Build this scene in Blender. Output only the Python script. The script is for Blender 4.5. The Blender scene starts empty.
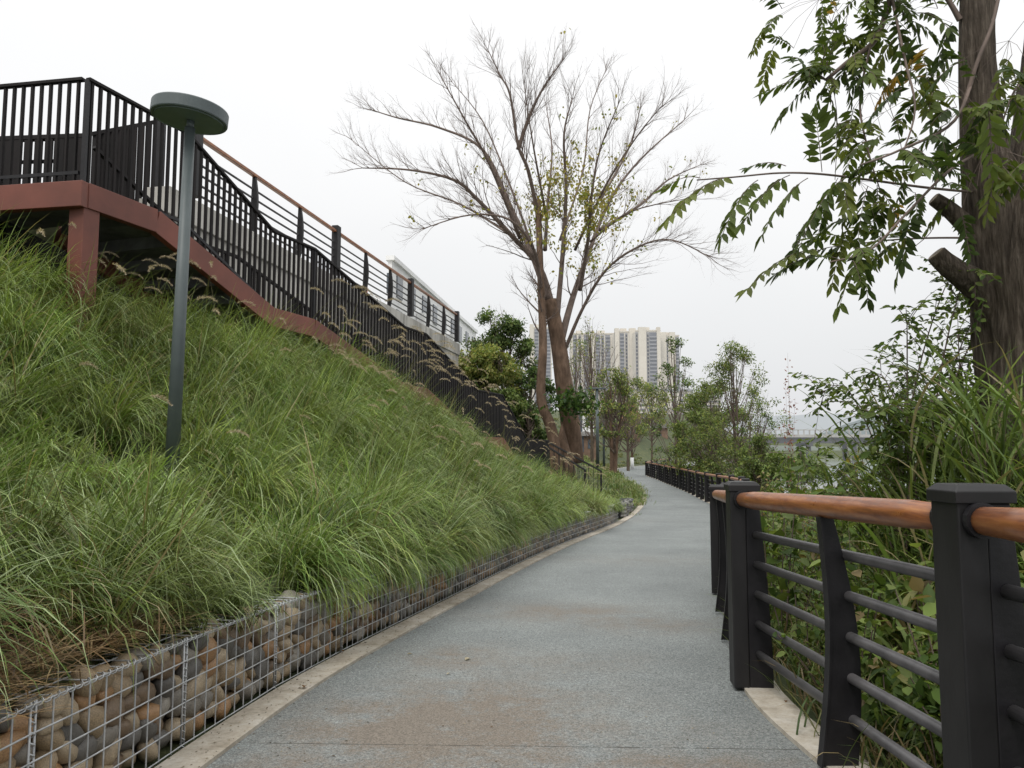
import bpy, math, random
import numpy as np
from mathutils import Vector, noise as mn
random.seed(7); R = np.random.default_rng(11)
S = bpy.context.scene; COL = S.collection
rad = math.radians

# ------------------------------------------------------------------ camera
EYE = 1.45; F = 769.0; TH = math.atan(66 / F)
cam = bpy.data.cameras.new("camera"); cam.sensor_width = 36; cam.lens = 36 * F / 1024
cam.clip_end = 6000; cam.clip_start = 0.05
co = bpy.data.objects.new("camera", cam); COL.objects.link(co)
co.location = (0, 0, EYE); co.rotation_euler = (rad(90) + TH, 0, 0); S.camera = co

def ray(px, py):
    u = (px - 512) / F; v = (384 - py) / F
    k = math.cos(TH) - v * math.sin(TH)
    return u / k, (math.sin(TH) + v * math.cos(TH)) / k
def P(px, py, Y):
    a, b = ray(px, py); return Vector((a * Y, Y, EYE + b * Y))
def PZ(px, py, z):
    a, b = ray(px, py); Y = (z - EYE) / b; return Vector((a * Y, Y, z))

def curve(xs, ys):
    xs = np.array(xs, float); ys = np.array(ys, float)
    m = np.gradient(ys, xs)
    def f(x):
        x = np.asarray(x, float); xc = np.clip(x, xs[0], xs[-1])
        i = np.clip(np.searchsorted(xs, xc) - 1, 0, len(xs) - 2)
        h = xs[i + 1] - xs[i]; t = (xc - xs[i]) / h
        r = ((2*t**3 - 3*t**2 + 1) * ys[i] + (t**3 - 2*t**2 + t) * h * m[i] + (-2*t**3 + 3*t**2) * ys[i+1] + (t**3 - t**2) * h * m[i+1])
        r = r + np.where(x < xs[0], (x - xs[0]) * m[0], 0)
        return r
    return f
g = curve([-3, 0, 2.3, 4.7, 8.7, 12, 18, 30, 45, 70, 100, 3000], [.27, .2, .15, .06, -.14, -.25, -.4, -.6, -.66, -.66, -.6, -.6])
def PG(px, py):
    Y = 5.0
    for _ in range(60):
        a, b = ray(px, py); Y = .5 * Y + .5 * (float(g(Y)) - EYE) / b
    return a * Y, Y
# left edge of the asphalt
le = [PG(*q) for q in [(205, 768), (304, 695), (404, 635), (481, 592), (561, 550), (621, 524), (645, 504), (645, 492), (635, 483)]]
LY = [-3] + [q[1] for q in le] + [58, 75, 88, 100, 115, 140, 200]
LX = [le[0][0] - .1] + [q[0] for q in le] + [8.6, 10.3, 12.2, 16.5, 24, 38, 70]
XL = curve(LY, LX)
rail_pts = [(1.44, -.2), (1.388, 2.34), (1.375, 4.62)] + [(P(a, 450, d).x, d) for a, d in [(717, 8.65), (726, 11.2), (738, 14.3), (745, 17.6), (741, 21), (731, 24.2), (718, 27.4), (706, 30.6), (697, 34), (689, 37.5), (680, 41.5), (672, 45.5), (665, 49.5), (659, 54), (652, 59), (646, 64)]]
rail_pts += [(12.6, 70), (14.6, 78), (17.5, 86)]
_xr = rail_pts[:3] + [(1.37 + .94*k/4, 4.62 + 4.03*k/4) for k in (1,2,3)] + rail_pts[3:]
XR = curve([q[1] for q in _xr] + [100, 115, 140, 200], [q[0] - .03 for q in _xr] + [23, 31, 44, 76])

# ------------------------------------------------------------------ helpers
def tag(o, label=None, cat=None, group=None, kind=None):
    if label: o["label"] = label
    if cat: o["category"] = cat
    if group: o["group"] = group
    if kind: o["kind"] = kind
    return o
def thing(name, loc, label, cat, group=None, rz=0):
    o = bpy.data.objects.new(name, None); COL.objects.link(o); o.location = loc; o.rotation_euler = (0, 0, rz)
    o.empty_display_size = .2
    return tag(o, label, cat, group)

def npmesh(name, V, faces_list, mat, parent=None, col=None, smooth=True, link=True):
    """V (n,3); faces_list: list of int arrays (m,k) for constant k"""
    me = bpy.data.meshes.new(name)
    V = np.asarray(V, np.float32)
    if parent is not None: V = V - np.array(parent.matrix_basis.translation, np.float32)
    fl = [np.asarray(f, np.int32) for f in faces_list if len(f)]
    nl = sum(f.size for f in fl); nf = sum(len(f) for f in fl)
    me.vertices.add(len(V)); me.vertices.foreach_set("co", V.ravel())
    me.loops.add(nl); me.polygons.add(nf)
    me.loops.foreach_set("vertex_index", np.concatenate([f.ravel() for f in fl]))
    sizes = np.concatenate([np.full(len(f), f.shape[1], np.int32) for f in fl])
    st = np.zeros(nf, np.int32); st[1:] = np.cumsum(sizes)[:-1]
    me.polygons.foreach_set("loop_start", st)
    me.polygons.foreach_set("use_smooth", np.full(nf, smooth))
    me.update(calc_edges=True)
    if col is not None:
        a = me.color_attributes.new("tint", 'FLOAT_COLOR', 'POINT')
        c = np.ones((len(V), 4), np.float32); c[:, :3] = col
        a.data.foreach_set("color", c.ravel())
    for m_ in (mat if isinstance(mat, list) else [mat]): me.materials.append(m_)
    o = bpy.data.objects.new(name, me)
    COL.objects.link(o)
    if parent is not None: o.parent = parent
    return o

class MB:
    def __init__(s): s.v = []; s.f = []
    def quadbox(s, c8):
        n = len(s.v); s.v += [tuple(c) for c in c8]
        for f in ((0,3,2,1),(4,5,6,7),(0,1,5,4),(1,2,6,5),(2,3,7,6),(3,0,4,7)): s.f.append([n+i for i in f])
        return s
    def box(s, c, size, ax=None):
        x, y, z = (Vector((1,0,0)), Vector((0,1,0)), Vector((0,0,1))) if ax is None else [Vector(a) for a in ax]
        c = Vector(c); hx, hy, hz = [k/2 for k in size]
        return s.quadbox([c + x*i*hx + y*j*hy + z*k*hz for k in (-1,1) for i, j in ((-1,-1),(1,-1),(1,1),(-1,1))])
    def bar(s, a, b, w, h, up=(0,0,1)):
        a = Vector(a); b = Vector(b); d = (b-a); L = d.length; d.normalize(); u = Vector(up)
        x = d.cross(u).normalized(); z = x.cross(d).normalized()
        return s.box((a+b)/2, (w, L, h), (x, d, z))
    def tube(s, pts, rr, n=8, cap=True, flat=1.0):
        pts = [Vector(p) for p in pts]
        if not hasattr(rr, '__len__'): rr = [rr]*len(pts)
        base = len(s.v); ref = Vector((0,0,1)); pn = None
        for i, p in enumerate(pts):
            t = (pts[min(i+1, len(pts)-1)] - pts[max(i-1, 0)])
            if t.length < 1e-9: t = Vector((0,0,1))
            t.normalize()
            if pn is None:
                r_ = Vector((0,0,1)) if abs(t.z) < .9 else Vector((1,0,0))
                x = t.cross(r_).normalized()
            else:
                x = (pn - t * pn.dot(t)).normalized()
            pn = x; y = t.cross(x)
            for k in range(n):
                a = 2*math.pi*k/n; s.v.append(tuple(p + x*math.cos(a)*rr[i] + y*math.sin(a)*rr[i]*flat))
        for i in range(len(pts)-1):
            for k in range(n):
                a = base+i*n+k; b = base+i*n+(k+1)%n; s.f.append([a, b, b+n, a+n])
        if cap:
            s.f.append([base+k for k in range(n)][::-1]); s.f.append([base+(len(pts)-1)*n+k for k in range(n)])
        return s
    def prism(s, poly, off):
        n = len(s.v); m = len(poly); off = Vector(off)
        s.v += [tuple(Vector(p)) for p in poly] + [tuple(Vector(p)+off) for p in poly]
        s.f.append([n+i for i in range(m)][::-1]); s.f.append([n+m+i for i in range(m)])
        for i in range(m): s.f.append([n+i, n+(i+1)%m, n+m+(i+1)%m, n+m+i])
        return s
    def build(s, name, mat, parent=None, smooth=False, bevel=0, sharp=None):
        me = bpy.data.meshes.new(name)
        off = Vector(parent.matrix_basis.translation) if parent is not None else Vector((0,0,0))
        if parent is not None and parent.parent is not None: off = off + parent.parent.matrix_basis.translation
        me.from_pydata([tuple(Vector(v)-off) for v in s.v], [], s.f)
        me.validate(); me.update()
        if smooth: me.polygons.foreach_set("use_smooth", [True]*len(me.polygons))
        me.materials.append(mat)
        o = bpy.data.objects.new(name, me); COL.objects.link(o)
        if parent is not None: o.parent = parent
        if bevel:
            b = o.modifiers.new("bevel", 'BEVEL'); b.width = bevel; b.segments = 2; b.limit_method = 'ANGLE'
        return o

# ------------------------------------------------------------------ materials
def newmat(name):
    m = bpy.data.materials.new(name); m.use_nodes = True; nt = m.node_tree
    return m, nt, nt.nodes["Principled BSDF"], nt.nodes["Material Output"]
def N(nt, t, **kw):
    n = nt.nodes.new(t)
    for k, v in kw.items():
        if k in n.inputs: n.inputs[k].default_value = v
        else: setattr(n, k, v)
    return n
def noise_tex(nt, scale, detail=6, rough=.6, coord="Object", stretch=None):
    tc = N(nt, "ShaderNodeTexCoord"); n = N(nt, "ShaderNodeTexNoise"); n.inputs["Scale"].default_value = scale
    n.inputs["Detail"].default_value = detail; n.inputs["Roughness"].default_value = rough
    if stretch:
        mp = N(nt, "ShaderNodeMapping"); mp.inputs["Scale"].default_value = stretch
        nt.links.new(tc.outputs[coord], mp.inputs[0]); nt.links.new(mp.outputs[0], n.inputs["Vector"])
    else: nt.links.new(tc.outputs[coord], n.inputs["Vector"])
    return n
def ramp(nt, src, stops):
    r = N(nt, "ShaderNodeValToRGB"); e = r.color_ramp.elements
    while len(e) < len(stops): e.new(.5)
    for i, (p, c) in enumerate(stops): e[i].position = p; e[i].color = (*c, 1) if len(c) == 3 else c
    nt.links.new(src, r.inputs[0]); return r
def mixc(nt, fac, a, b, blend='MIX'):
    m = N(nt, "ShaderNodeMix"); m.data_type = 'RGBA'; m.blend_type = blend
    for inp, v in ((0, fac), (6, a), (7, b)):
        if hasattr(v, "is_linked") or isinstance(v, bpy.types.NodeSocket): nt.links.new(v, m.inputs[inp])
        elif inp == 0: m.inputs[0].default_value = v
        else: m.inputs[inp].default_value = (*v, 1)
    return m.outputs[2]
def bump(nt, bs, src, strength, dist=.02):
    b = N(nt, "ShaderNodeBump"); b.inputs["Strength"].default_value = strength; b.inputs["Distance"].default_value = dist
    nt.links.new(src, b.inputs["Height"]); nt.links.new(b.outputs[0], bs.inputs["Normal"])
def simple(name, c1, c2, scale=5, rough=.6, bmp=.2, metal=0, stretch=None, dist=.005, spec=.5, lo=.35, hi=.65):
    m, nt, bs, _ = newmat(name)
    n = noise_tex(nt, scale, stretch=stretch); r = ramp(nt, n.outputs[0], [(lo, c1), (hi, c2)])
    nt.links.new(r.outputs[0], bs.inputs["Base Color"])
    bs.inputs["Roughness"].default_value = rough; bs.inputs["Metallic"].default_value = metal
    bs.inputs["Specular IOR Level"].default_value = spec
    if bmp:
        n2 = noise_tex(nt, scale*6, stretch=stretch); bump(nt, bs, n2.outputs[0], bmp, dist)
    return m
def leafmat(name, trans=.3, rough=.5, spec=.35):
    m, nt, bs, out = newmat(name)
    a = N(nt, "ShaderNodeVertexColor"); a.layer_name = "tint"
    n = noise_tex(nt, 3.0, 3); mx = mixc(nt, .6, a.outputs[0], ramp(nt, n.outputs[0], [(.3, (.55,.55,.55)), (.7, (1.0,1.0,1.0))]).outputs[0], 'MULTIPLY')
    nt.links.new(mx, bs.inputs["Base Color"]); bs.inputs["Roughness"].default_value = rough; bs.inputs["Specular IOR Level"].default_value = spec
    tr = N(nt, "ShaderNodeBsdfTranslucent"); nt.links.new(mixc(nt, 1.0, mx, (1.0, 1.0, .55), 'MULTIPLY'), tr.inputs[0])
    ms = N(nt, "ShaderNodeMixShader"); ms.inputs[0].default_value = trans
    nt.links.new(bs.outputs[0], ms.inputs[1]); nt.links.new(tr.outputs[0], ms.inputs[2]); nt.links.new(ms.outputs[0], out.inputs[0])
    return m
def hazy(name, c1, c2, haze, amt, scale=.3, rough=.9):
    """far surface with haze painted in: an emission mix stands in for humid air"""
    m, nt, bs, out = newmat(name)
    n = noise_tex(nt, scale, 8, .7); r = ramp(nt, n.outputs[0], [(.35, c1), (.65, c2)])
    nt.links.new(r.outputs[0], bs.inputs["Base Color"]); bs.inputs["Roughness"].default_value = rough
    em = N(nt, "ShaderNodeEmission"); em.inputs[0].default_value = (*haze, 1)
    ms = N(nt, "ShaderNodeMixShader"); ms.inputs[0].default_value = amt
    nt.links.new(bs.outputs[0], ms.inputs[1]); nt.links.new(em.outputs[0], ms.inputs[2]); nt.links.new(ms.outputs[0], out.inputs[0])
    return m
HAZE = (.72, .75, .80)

M = {}
M['black'] = simple("dark_painted_metal", (.008,.0075,.009), (.015,.014,.016), 7, .45, .25, spec=.3)
M['blackwood'] = simple("dark_brown_slats", (.006,.005,.005), (.013,.010,.010), 9, .65, .3, spec=.2, stretch=(1,1,.15))
M['postgrey'] = simple("post_charcoal", (.009,.0085,.009), (.02,.019,.02), 3, .5, .25, spec=.3, stretch=(1,1,.4))
M['bar'] = simple("grey_rail_paint", (.045,.043,.045), (.08,.076,.078), 8, .4, .15)
M['red'] = simple("red_oxide_steel", (.095,.026,.016), (.17,.048,.03), 1.1, .6, .25)
M['lamp'] = simple("lamp_grey_green", (.055,.07,.072), (.08,.098,.1), 3, .5, .1)
M['lampunder'] = simple("lamp_diffuser", (.075,.1,.09), (.1,.13,.12), 4, .5, .05)
M['wire'] = simple("galvanised_wire", (.34,.35,.36), (.52,.53,.54), 12, .45, .1, metal=.4)
M['concrete'] = simple("weathered_concrete", (.24,.23,.205), (.5,.48,.44), 1.3, .85, .4, stretch=(1,1,.35))
M['treads'] = simple("stair_treads", (.08,.08,.085), (.15,.15,.155), 4, .8, .3)
M['dark'] = simple("dark_fill_and_shade", (.008,.008,.009), (.014,.014,.014), 3, .95, .2)
M['white'] = simple("white_render", (.68,.68,.68), (.8,.8,.79), .6, .8, .1)
M['window'] = simple("window_glass", (.05,.06,.075), (.1,.12,.14), .8, .2, 0)
M['roofgrey'] = simple("grey_roof", (.16,.15,.15), (.28,.27,.26), 1.5, .8, .3)
M['orange'] = simple("orange_paint", (.45,.09,.03), (.55,.13,.04), 4, .6, .1)
M['brownwall'] = simple("brown_wall", (.12,.075,.05), (.2,.13,.09), 2, .8, .3)
M['orangeroof'] = simple("orange_roof", (.33,.15,.07), (.45,.22,.12), 3, .8, .3)

# handrail wood
m, nt, bs, _ = newmat("varnished_wood"); M['wood'] = m
n = noise_tex(nt, 3.0, 9, .7, stretch=(14, 1.2, 14)); r = ramp(nt, n.outputs[0], [(.26, (.07,.024,.010)), (.42, (.16,.054,.020)), (.55, (.25,.09,.028)), (.75, (.38,.165,.055))])
nt.links.new(r.outputs[0], bs.inputs["Base Color"]); bs.inputs["Roughness"].default_value = .33; bump(nt, bs, n.outputs[0], .12, .004)
bs.inputs["Coat Weight"].default_value = .18; bs.inputs["Coat Roughness"].default_value = .3
rn = ramp(nt, noise_tex(nt, 9, 8, .7).outputs[0], [(.3, (.25,.25,.25)), (.7, (.6,.6,.6))]); nt.links.new(rn.outputs[0], bs.inputs["Roughness"])

# asphalt
m, nt, bs, _ = newmat("grey_porous_asphalt"); M['asphalt'] = m
tc = N(nt, "ShaderNodeTexCoord")
vor = N(nt, "ShaderNodeTexVoronoi"); vor.inputs["Scale"].default_value = 170; nt.links.new(tc.outputs["Object"], vor.inputs["Vector"])
sp = ramp(nt, vor.outputs["Color"], [(.0, (.10,.11,.11)), (.45, (.186,.203,.202)), (1, (.33,.35,.345))])
pits = ramp(nt, noise_tex(nt, 55, 4, .8).outputs[0], [(.38, (.42,.42,.42)), (.56, (1,1,1))])
c = mixc(nt, .75, sp.outputs[0], pits.outputs[0], 'MULTIPLY')
blot = ramp(nt, noise_tex(nt, .7, 9, .62).outputs[0], [(.3, (.72,.72,.72)), (.7, (1.12,1.12,1.1))])
c = mixc(nt, .8, c, blot.outputs[0], 'MULTIPLY')
# brown silt stains settled in known places on the path
sx = N(nt, "ShaderNodeSeparateXYZ"); nt.links.new(tc.outputs["Object"], sx.inputs[0])
def M2(op, a, b=None):
    n_ = N(nt, "ShaderNodeMath"); n_.operation = op
    for i, v in enumerate((a, b)):
        if v is None: continue
        if isinstance(v, (int, float)): n_.inputs[i].default_value = v
        else: nt.links.new(v, n_.inputs[i])
    return n_.outputs[0]
tot = None
for (px, py, wx, wy, st) in [(400, 725, .6, .42, 1.2), (460, 655, .40, .34, .95), (560, 612, .75, .55, .85), (650, 625, .55, .45, .6), (500, 700, .5, .25, .55), (700, 765, 1.1, .12, .9), (300, 765, .9, .16, .8), (590, 660, .4, .3, .4), (640, 560, 1.2, .7, .3), (540, 735, .9, .35, .7), (480, 690, .8, .6, .5), (600, 520, 1.5, 1.2, .25)]:
    X0, Y0 = PG(px, py)
    dx = M2('POWER', M2('ABSOLUTE', M2('MULTIPLY', M2('SUBTRACT', sx.outputs[0], X0), 1/wx)), 2.0)
    dy = M2('POWER', M2('ABSOLUTE', M2('MULTIPLY', M2('SUBTRACT', sx.outputs[1], Y0), 1/wy)), 2.0)
    e = M2('MULTIPLY', M2('EXPONENT', M2('MULTIPLY', M2('ADD', dx, dy), -1.0)), st)
    tot = e if tot is None else M2('ADD', tot, e)
nz = noise_tex(nt, 2.6, 10, .72)
nz2 = noise_tex(nt, 45, 5, .8)
k = M2('MULTIPLY', M2('MULTIPLY', tot, 1.5), ramp(nt, nz.outputs[0], [(.36, (.05,.05,.05)), (.6, (1,1,1))]).outputs[0])
k = M2('MULTIPLY', k, ramp(nt, nz2.outputs[0], [(.3, (.25,.25,.25)), (.6, (1,1,1))]).outputs[0])
kc = N(nt, "ShaderNodeClamp"); nt.links.new(k, kc.inputs[0])
c = mixc(nt, kc.outputs[0], c, mixc(nt, vor.outputs["Color"], (.08,.068,.056), (.215,.185,.152)))
# construction joint across the path
X0, Y0 = PG(512, 746)
jy = M2('ABSOLUTE', M2('SUBTRACT', sx.outputs[1], M2('ADD', Y0, M2('MULTIPLY', sx.outputs[0], -.035))))
jm = M2('LESS_THAN', jy, M2('MULTIPLY', ramp(nt, noise_tex(nt, 9, 5).outputs[0], [(.35, (.1,.1,.1)), (.6, (1,1,1))]).outputs[0], .006))
c = mixc(nt, M2('MULTIPLY', jm, .8), c, (.03,.026,.022))
nt.links.new(c, bs.inputs["Base Color"]); bs.inputs["Roughness"].default_value = .85; bs.inputs["Specular IOR Level"].default_value = .35
bump(nt, bs, vor.outputs["Distance"], .5, .006)

m, nt, bs, _ = newmat("kerb_concrete"); M['kerb'] = m
n = noise_tex(nt, 4, 9, .75); r = ramp(nt, n.outputs[0], [(.3, (.2,.165,.12)), (.5, (.37,.33,.27)), (.72, (.5,.47,.42))])
n3 = noise_tex(nt, 40, 4, .8); r3 = ramp(nt, n3.outputs[0], [(.3, (.6,.6,.6)), (.5, (1,1,1))])
nt.links.new(mixc(nt, .6, r.outputs[0], r3.outputs[0], 'MULTIPLY'), bs.inputs["Base Color"]); bs.inputs["Roughness"].default_value = .9; bump(nt, bs, n3.outputs[0], .4, .004)

M['soil'] = simple("soil_and_litter", (.045,.034,.02), (.1,.075,.045), 3, .95, .6, dist=.03)
# ground: soil near, grass tint farther
m, nt, bs, _ = newmat("ground_cover"); M['ground'] = m
n = noise_tex(nt, 1.6, 9, .75); n2 = noise_tex(nt, .08, 5)
a = ramp(nt, n.outputs[0], [(.3, (.022,.03,.012)), (.5, (.045,.06,.02)), (.7, (.1,.095,.04))])
b = ramp(nt, n2.outputs[0], [(.3, (.7,.75,.7)), (.7, (1.25,1.2,1.1))])
nt.links.new(mixc(nt, 1, a.outputs[0], b.outputs[0], 'MULTIPLY'), bs.inputs["Base Color"]); bs.inputs["Roughness"].default_value = .95; bump(nt, bs, n.outputs[0], .8, .05)

# river stone by object random
m, nt, bs, _ = newmat("river_stone"); M['stone'] = m
oi = N(nt, "ShaderNodeObjectInfo")
n = noise_tex(nt, 14, 7, .65)
rr_ = ramp(nt, oi.outputs["Random"], [(0, (.12,.085,.055)), (.15, (.25,.15,.075)), (.32, (.15,.14,.125)), (.48, (.22,.17,.11)), (.64, (.085,.082,.078)), (.8, (.28,.23,.165)), (.92, (.2,.19,.17))])
rr_.color_ramp.interpolation = 'CONSTANT'
nt.links.new(mixc(nt, .75, rr_.outputs[0], ramp(nt, n.outputs[0], [(.3, (.5,.48,.45)), (.65, (1.95,1.85,1.7))]).outputs[0], 'MULTIPLY'), bs.inputs["Base Color"])
bs.inputs["Roughness"].default_value = .42; bump(nt, bs, n.outputs[0], .3, .006)
m, nt, bs, _ = newmat("stone_fill"); M['stonefill'] = m
va = N(nt, "ShaderNodeVertexColor"); va.layer_name = "tint"; n = noise_tex(nt, 14, 7, .65)
nt.links.new(mixc(nt, .75, va.outputs[0], ramp(nt, n.outputs[0], [(.3, (.5,.5,.5)), (.65, (1.2,1.2,1.15))]).outputs[0], 'MULTIPLY'), bs.inputs["Base Color"]); bs.inputs["Roughness"].default_value = .7

# bark
def bark(name, c1, c2, c3, sc, stretch, strength, dist):
    m, nt, bs, _ = newmat(name)
    n = noise_tex(nt, sc, 9, .7, stretch=stretch); n2 = noise_tex(nt, 1.5, 5)
    a = ramp(nt, n.outputs[0], [(.3, c1), (.5, c2), (.7, c3)])
    nt.links.new(mixc(nt, .6, a.outputs[0], ramp(nt, n2.outputs[0], [(.3, (.6,.6,.6)), (.7, (1.15,1.1,1.05))]).outputs[0], 'MULTIPLY'), bs.inputs["Base Color"])
    bs.inputs["Roughness"].default_value = .92; bs.inputs["Specular IOR Level"].default_value = .2; bump(nt, bs, n.outputs[0], strength, dist); return m
M['bark'] = bark("ridged_bark", (.03,.024,.019), (.13,.105,.083), (.29,.245,.2), 9, (4.5, 4.5, .45), 1.0, .09)
M['barktan'] = bark("smooth_tan_bark", (.06,.04,.028), (.12,.08,.056), (.19,.13,.095), 3, (2, 2, .7), .5, .03)
M['barkgrey'] = bark("grey_bark", (.05,.04,.03), (.1,.08,.06), (.16,.135,.1), 4, (2, 2, .6), .4, .02)
M['cut'] = simple("cut_wood", (.1,.075,.05), (.18,.14,.09), 20, .8, .3)
M['twig'] = simple("twig_bark", (.085,.062,.05), (.15,.11,.09), 3, .85, 0)
M['leaf'] = leafmat("leaf_green", .38, .6, .2)
M['leafgloss'] = leafmat("leaf_broad", .42, .55, .22)
M['grass'] = leafmat("grass_blade", .3, .45, .35)
M['plume'] = leafmat("seed_plume", .3, .8, .1)

# water
m, nt, bs, _ = newmat("river_water"); M['water'] = m
bs.inputs["Base Color"].default_value = (.1,.12,.11,1); bs.inputs["Roughness"].default_value = .06; bs.inputs["IOR"].default_value = 1.33
bs.inputs["Specular IOR Level"].default_value = 1.0; bs.inputs["Metallic"].default_value = .55
n = noise_tex(nt, .9, 5, .6, stretch=(1, .35, 1)); bump(nt, bs, n.outputs[0], .12, .1)
bs.inputs["Base Color"].default_value = (.62,.65,.66,1)

# ------------------------------------------------------------------ world and sun
w = bpy.data.worlds.new("World"); S.world = w; w.use_nodes = True; nt = w.node_tree
bg = nt.nodes["Background"]; sky = N(nt, "ShaderNodeTexSky"); sky.sky_type = 'NISHITA'; sky.sun_disc = False
SE, SA = rad(52), rad(205)
sky.sun_elevation = SE; sky.sun_rotation = SA; sky.air_density = 2; sky.dust_density = 5
tc = N(nt, "ShaderNodeTexCoord"); sx = N(nt, "ShaderNodeSeparateXYZ"); nt.links.new(tc.outputs["Generated"], sx.inputs[0])
rp = ramp(nt, sx.outputs[2], [(0, (.80,.81,.835)), (.12, (.875,.885,.90)), (.3, (1.0,1.0,1.005)), (.54, (1.1,1.1,1.1)), (.75, (2.1,2.1,2.08)), (1, (2.7,2.7,2.66))])
cn = N(nt, "ShaderNodeTexNoise"); cn.inputs["Scale"].default_value = 1.6; cn.inputs["Detail"].default_value = 5; nt.links.new(tc.outputs["Generated"], cn.inputs["Vector"])
cr = ramp(nt, cn.outputs[0], [(.3, (.94,.945,.95)), (.7, (1.03,1.03,1.03))])
cloud = mixc(nt, 1, rp.outputs[0], cr.outputs[0], 'MULTIPLY')
sk = mixc(nt, 1, sky.outputs[0], (.09,.09,.09), 'MULTIPLY')
nt.links.new(mixc(nt, .06, cloud, sk), bg.inputs[0]); bg.inputs[1].default_value = 1.0
sun = bpy.data.lights.new("sun", 'SUN'); sun.energy = 1.5; sun.angle = rad(18); sun.color = (1, .97, .92)
so = bpy.data.objects.new("sun", sun); COL.objects.link(so)
sd = Vector((math.sin(SA)*math.cos(SE), math.cos(SA)*math.cos(SE), math.sin(SE)))
so.rotation_euler = sd.to_track_quat('Z', 'Y').to_euler(); so.location = (0, -10, 30)
S.view_settings.view_transform = 'Standard'; S.view_settings.look = 'None'; S.view_settings.exposure = 0
S.cycles.max_bounces = 6; S.cycles.transparent_max_bounces = 4

# ------------------------------------------------------------------ stair line and terrain
SD = Vector((5.46, 16, 0)).normalized(); SL = Vector((-SD.y, SD.x, 0))
corner = PZ(88, 79, 5.3)
def stairX(y): return corner.x + (y - corner.y) * SD.x / SD.y
Sz = curve([-4, 3, 6, 8, 10, 11.5, 14.7, 18.2, 23, 26, 30, 34], [1.9, 2.05, 2.25, 2.58, 2.75, 2.66, 2.16, 1.22, -.1, -.42, -.1, .6])
GH = .5
def gtop(y): return np.asarray(g(y)) + np.interp(y, [0, 19, 21.5, 25, 30], [GH, GH, .42, .2, .04])
def ground_z(x, y):
    x = np.asarray(x, float); y = np.asarray(y, float)
    gl = g(y); xl = XL(y) - .2; xr = XR(y) + .3
    t = np.maximum(xl - x, 0)
    T = np.where(y < 30, xl - stairX(y), 3.0); T = np.maximum(T, 1.5)
    s = np.where(y < 34, Sz(y), gl + 1.2)
    zt = gtop(y); q = np.clip(t / T, 0, 1)
    zin = zt + (s - zt) * q**1.18
    zin = np.where((t < .22) & (y < 25.4), gl - .03, zin)
    slope2 = np.interp(y, [8.0, 8.6, 13, 24, 30], [.6, .0, .0, .3, .55])
    cap = np.interp(y, [8, 30, 60, 120, 400], [4.0, 4.5, 4.6, 6, 22])
    zo = np.minimum(s + slope2 * np.maximum(t - T, 0), np.maximum(cap, s))
    zl = np.where(t < T, zin, zo)
    zl = np.where(t > 60, zl + (t - 60) * .02, zl)
    tr = np.maximum(x - xr, 0)
    zr = gl - .02 - .12 * np.minimum(tr, 2.0) - .42 * np.clip(tr - 2.0, 0, 9.5)
    far = np.interp(y, [60, 120, 200, 420, 470, 700], [0, 0, 0, 0, 4.5, 12])
    zr = np.where(tr > 3, zr + far, zr)
    return np.where(t > 0, zl, np.where(tr > 0, zr, gl - .03))
def gz(x, y): return float(ground_z(x, y))

ys = np.unique(np.concatenate([np.arange(-6, 34, .4), np.arange(34, 70, 1.2), np.arange(70, 140, 3), np.geomspace(140, 2600, 40)]))
tl = np.concatenate([[-.001, .21, .23], np.arange(.3, 6, .3), np.arange(6, 20, 1), np.geomspace(20, 2200, 26)])
tr_ = np.concatenate([[0], np.arange(.3, 14, .5), np.geomspace(15, 2500, 28)])
rows = []
for y in ys:
    xl = float(XL(y)) - .2; xr = float(XR(y)) + .3
    xs = np.concatenate([(xl - tl)[::-1], xl + (xr - xl) * np.linspace(.02, .98, 6), xr + tr_])
    z = ground_z(xs, np.full(len(xs), y))
    z = z + np.array([mn.noise(Vector((a*.9, y*.9, 0))) * .05 for a in xs]) * (((xs < xl - .05) | (xs > xr + .2)))
    rows.append(np.stack([xs, np.full(len(xs), y), z], 1))
A = np.array(rows); nr, nc = A.shape[:2]
idx = np.arange(nr*nc).reshape(nr, nc)
fq = np.stack([idx[:-1,:-1], idx[:-1,1:], idx[1:,1:], idx[1:,:-1]], -1).reshape(-1, 4)
tag(npmesh("ground", A.reshape(-1, 3), [fq], M['ground']), kind="structure")

def strip(name, xa, xb, dz, y0, y1, mat, step=.25, sides=False):
    yy = np.concatenate([np.arange(y0, min(30, y1), step), np.arange(30, y1, 1.0)]) if y1 > 30 else np.arange(y0, y1, step)
    a = xa(yy); b = xb(yy); z = g(yy) + dz
    V = []; 
    prof = [(a, z), (b, z)]
    if sides: prof = [(a, z-.15), (a, z), (b, z), (b, z-.15)]
    V = np.stack([np.stack([p[0], yy, p[1]], 1) for p in prof], 1)
    n_, k_ = V.shape[:2]; id_ = np.arange(n_*k_).reshape(n_, k_)
    f_ = np.stack([id_[:-1,:-1], id_[:-1,1:], id_[1:,1:], id_[1:,:-1]], -1).reshape(-1, 4)
    return tag(npmesh(name, V.reshape(-1, 3), [f_], mat, smooth=False), kind="structure")
strip("path", lambda y: XL(y), lambda y: XR(y), .0, -5, 190, M['asphalt'])
strip("kerb", lambda y: XL(y) - .19, lambda y: XL(y) + .0, .018, -5, 190, M['kerb'], sides=True)
strip("kerb_right", lambda y: XR(y) - .0, lambda y: XR(y) + .2, .022, -5, 100, M['kerb'], sides=True)

# river
V = np.array([(-50, -60, -3.0), (3000, -60, -3.0), (3000, 2600, -3.0), (-50, 2600, -3.0)])
tag(npmesh("river", V, [[[0,1,2,3]]], M['water'], smooth=False), kind="structure")

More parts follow.
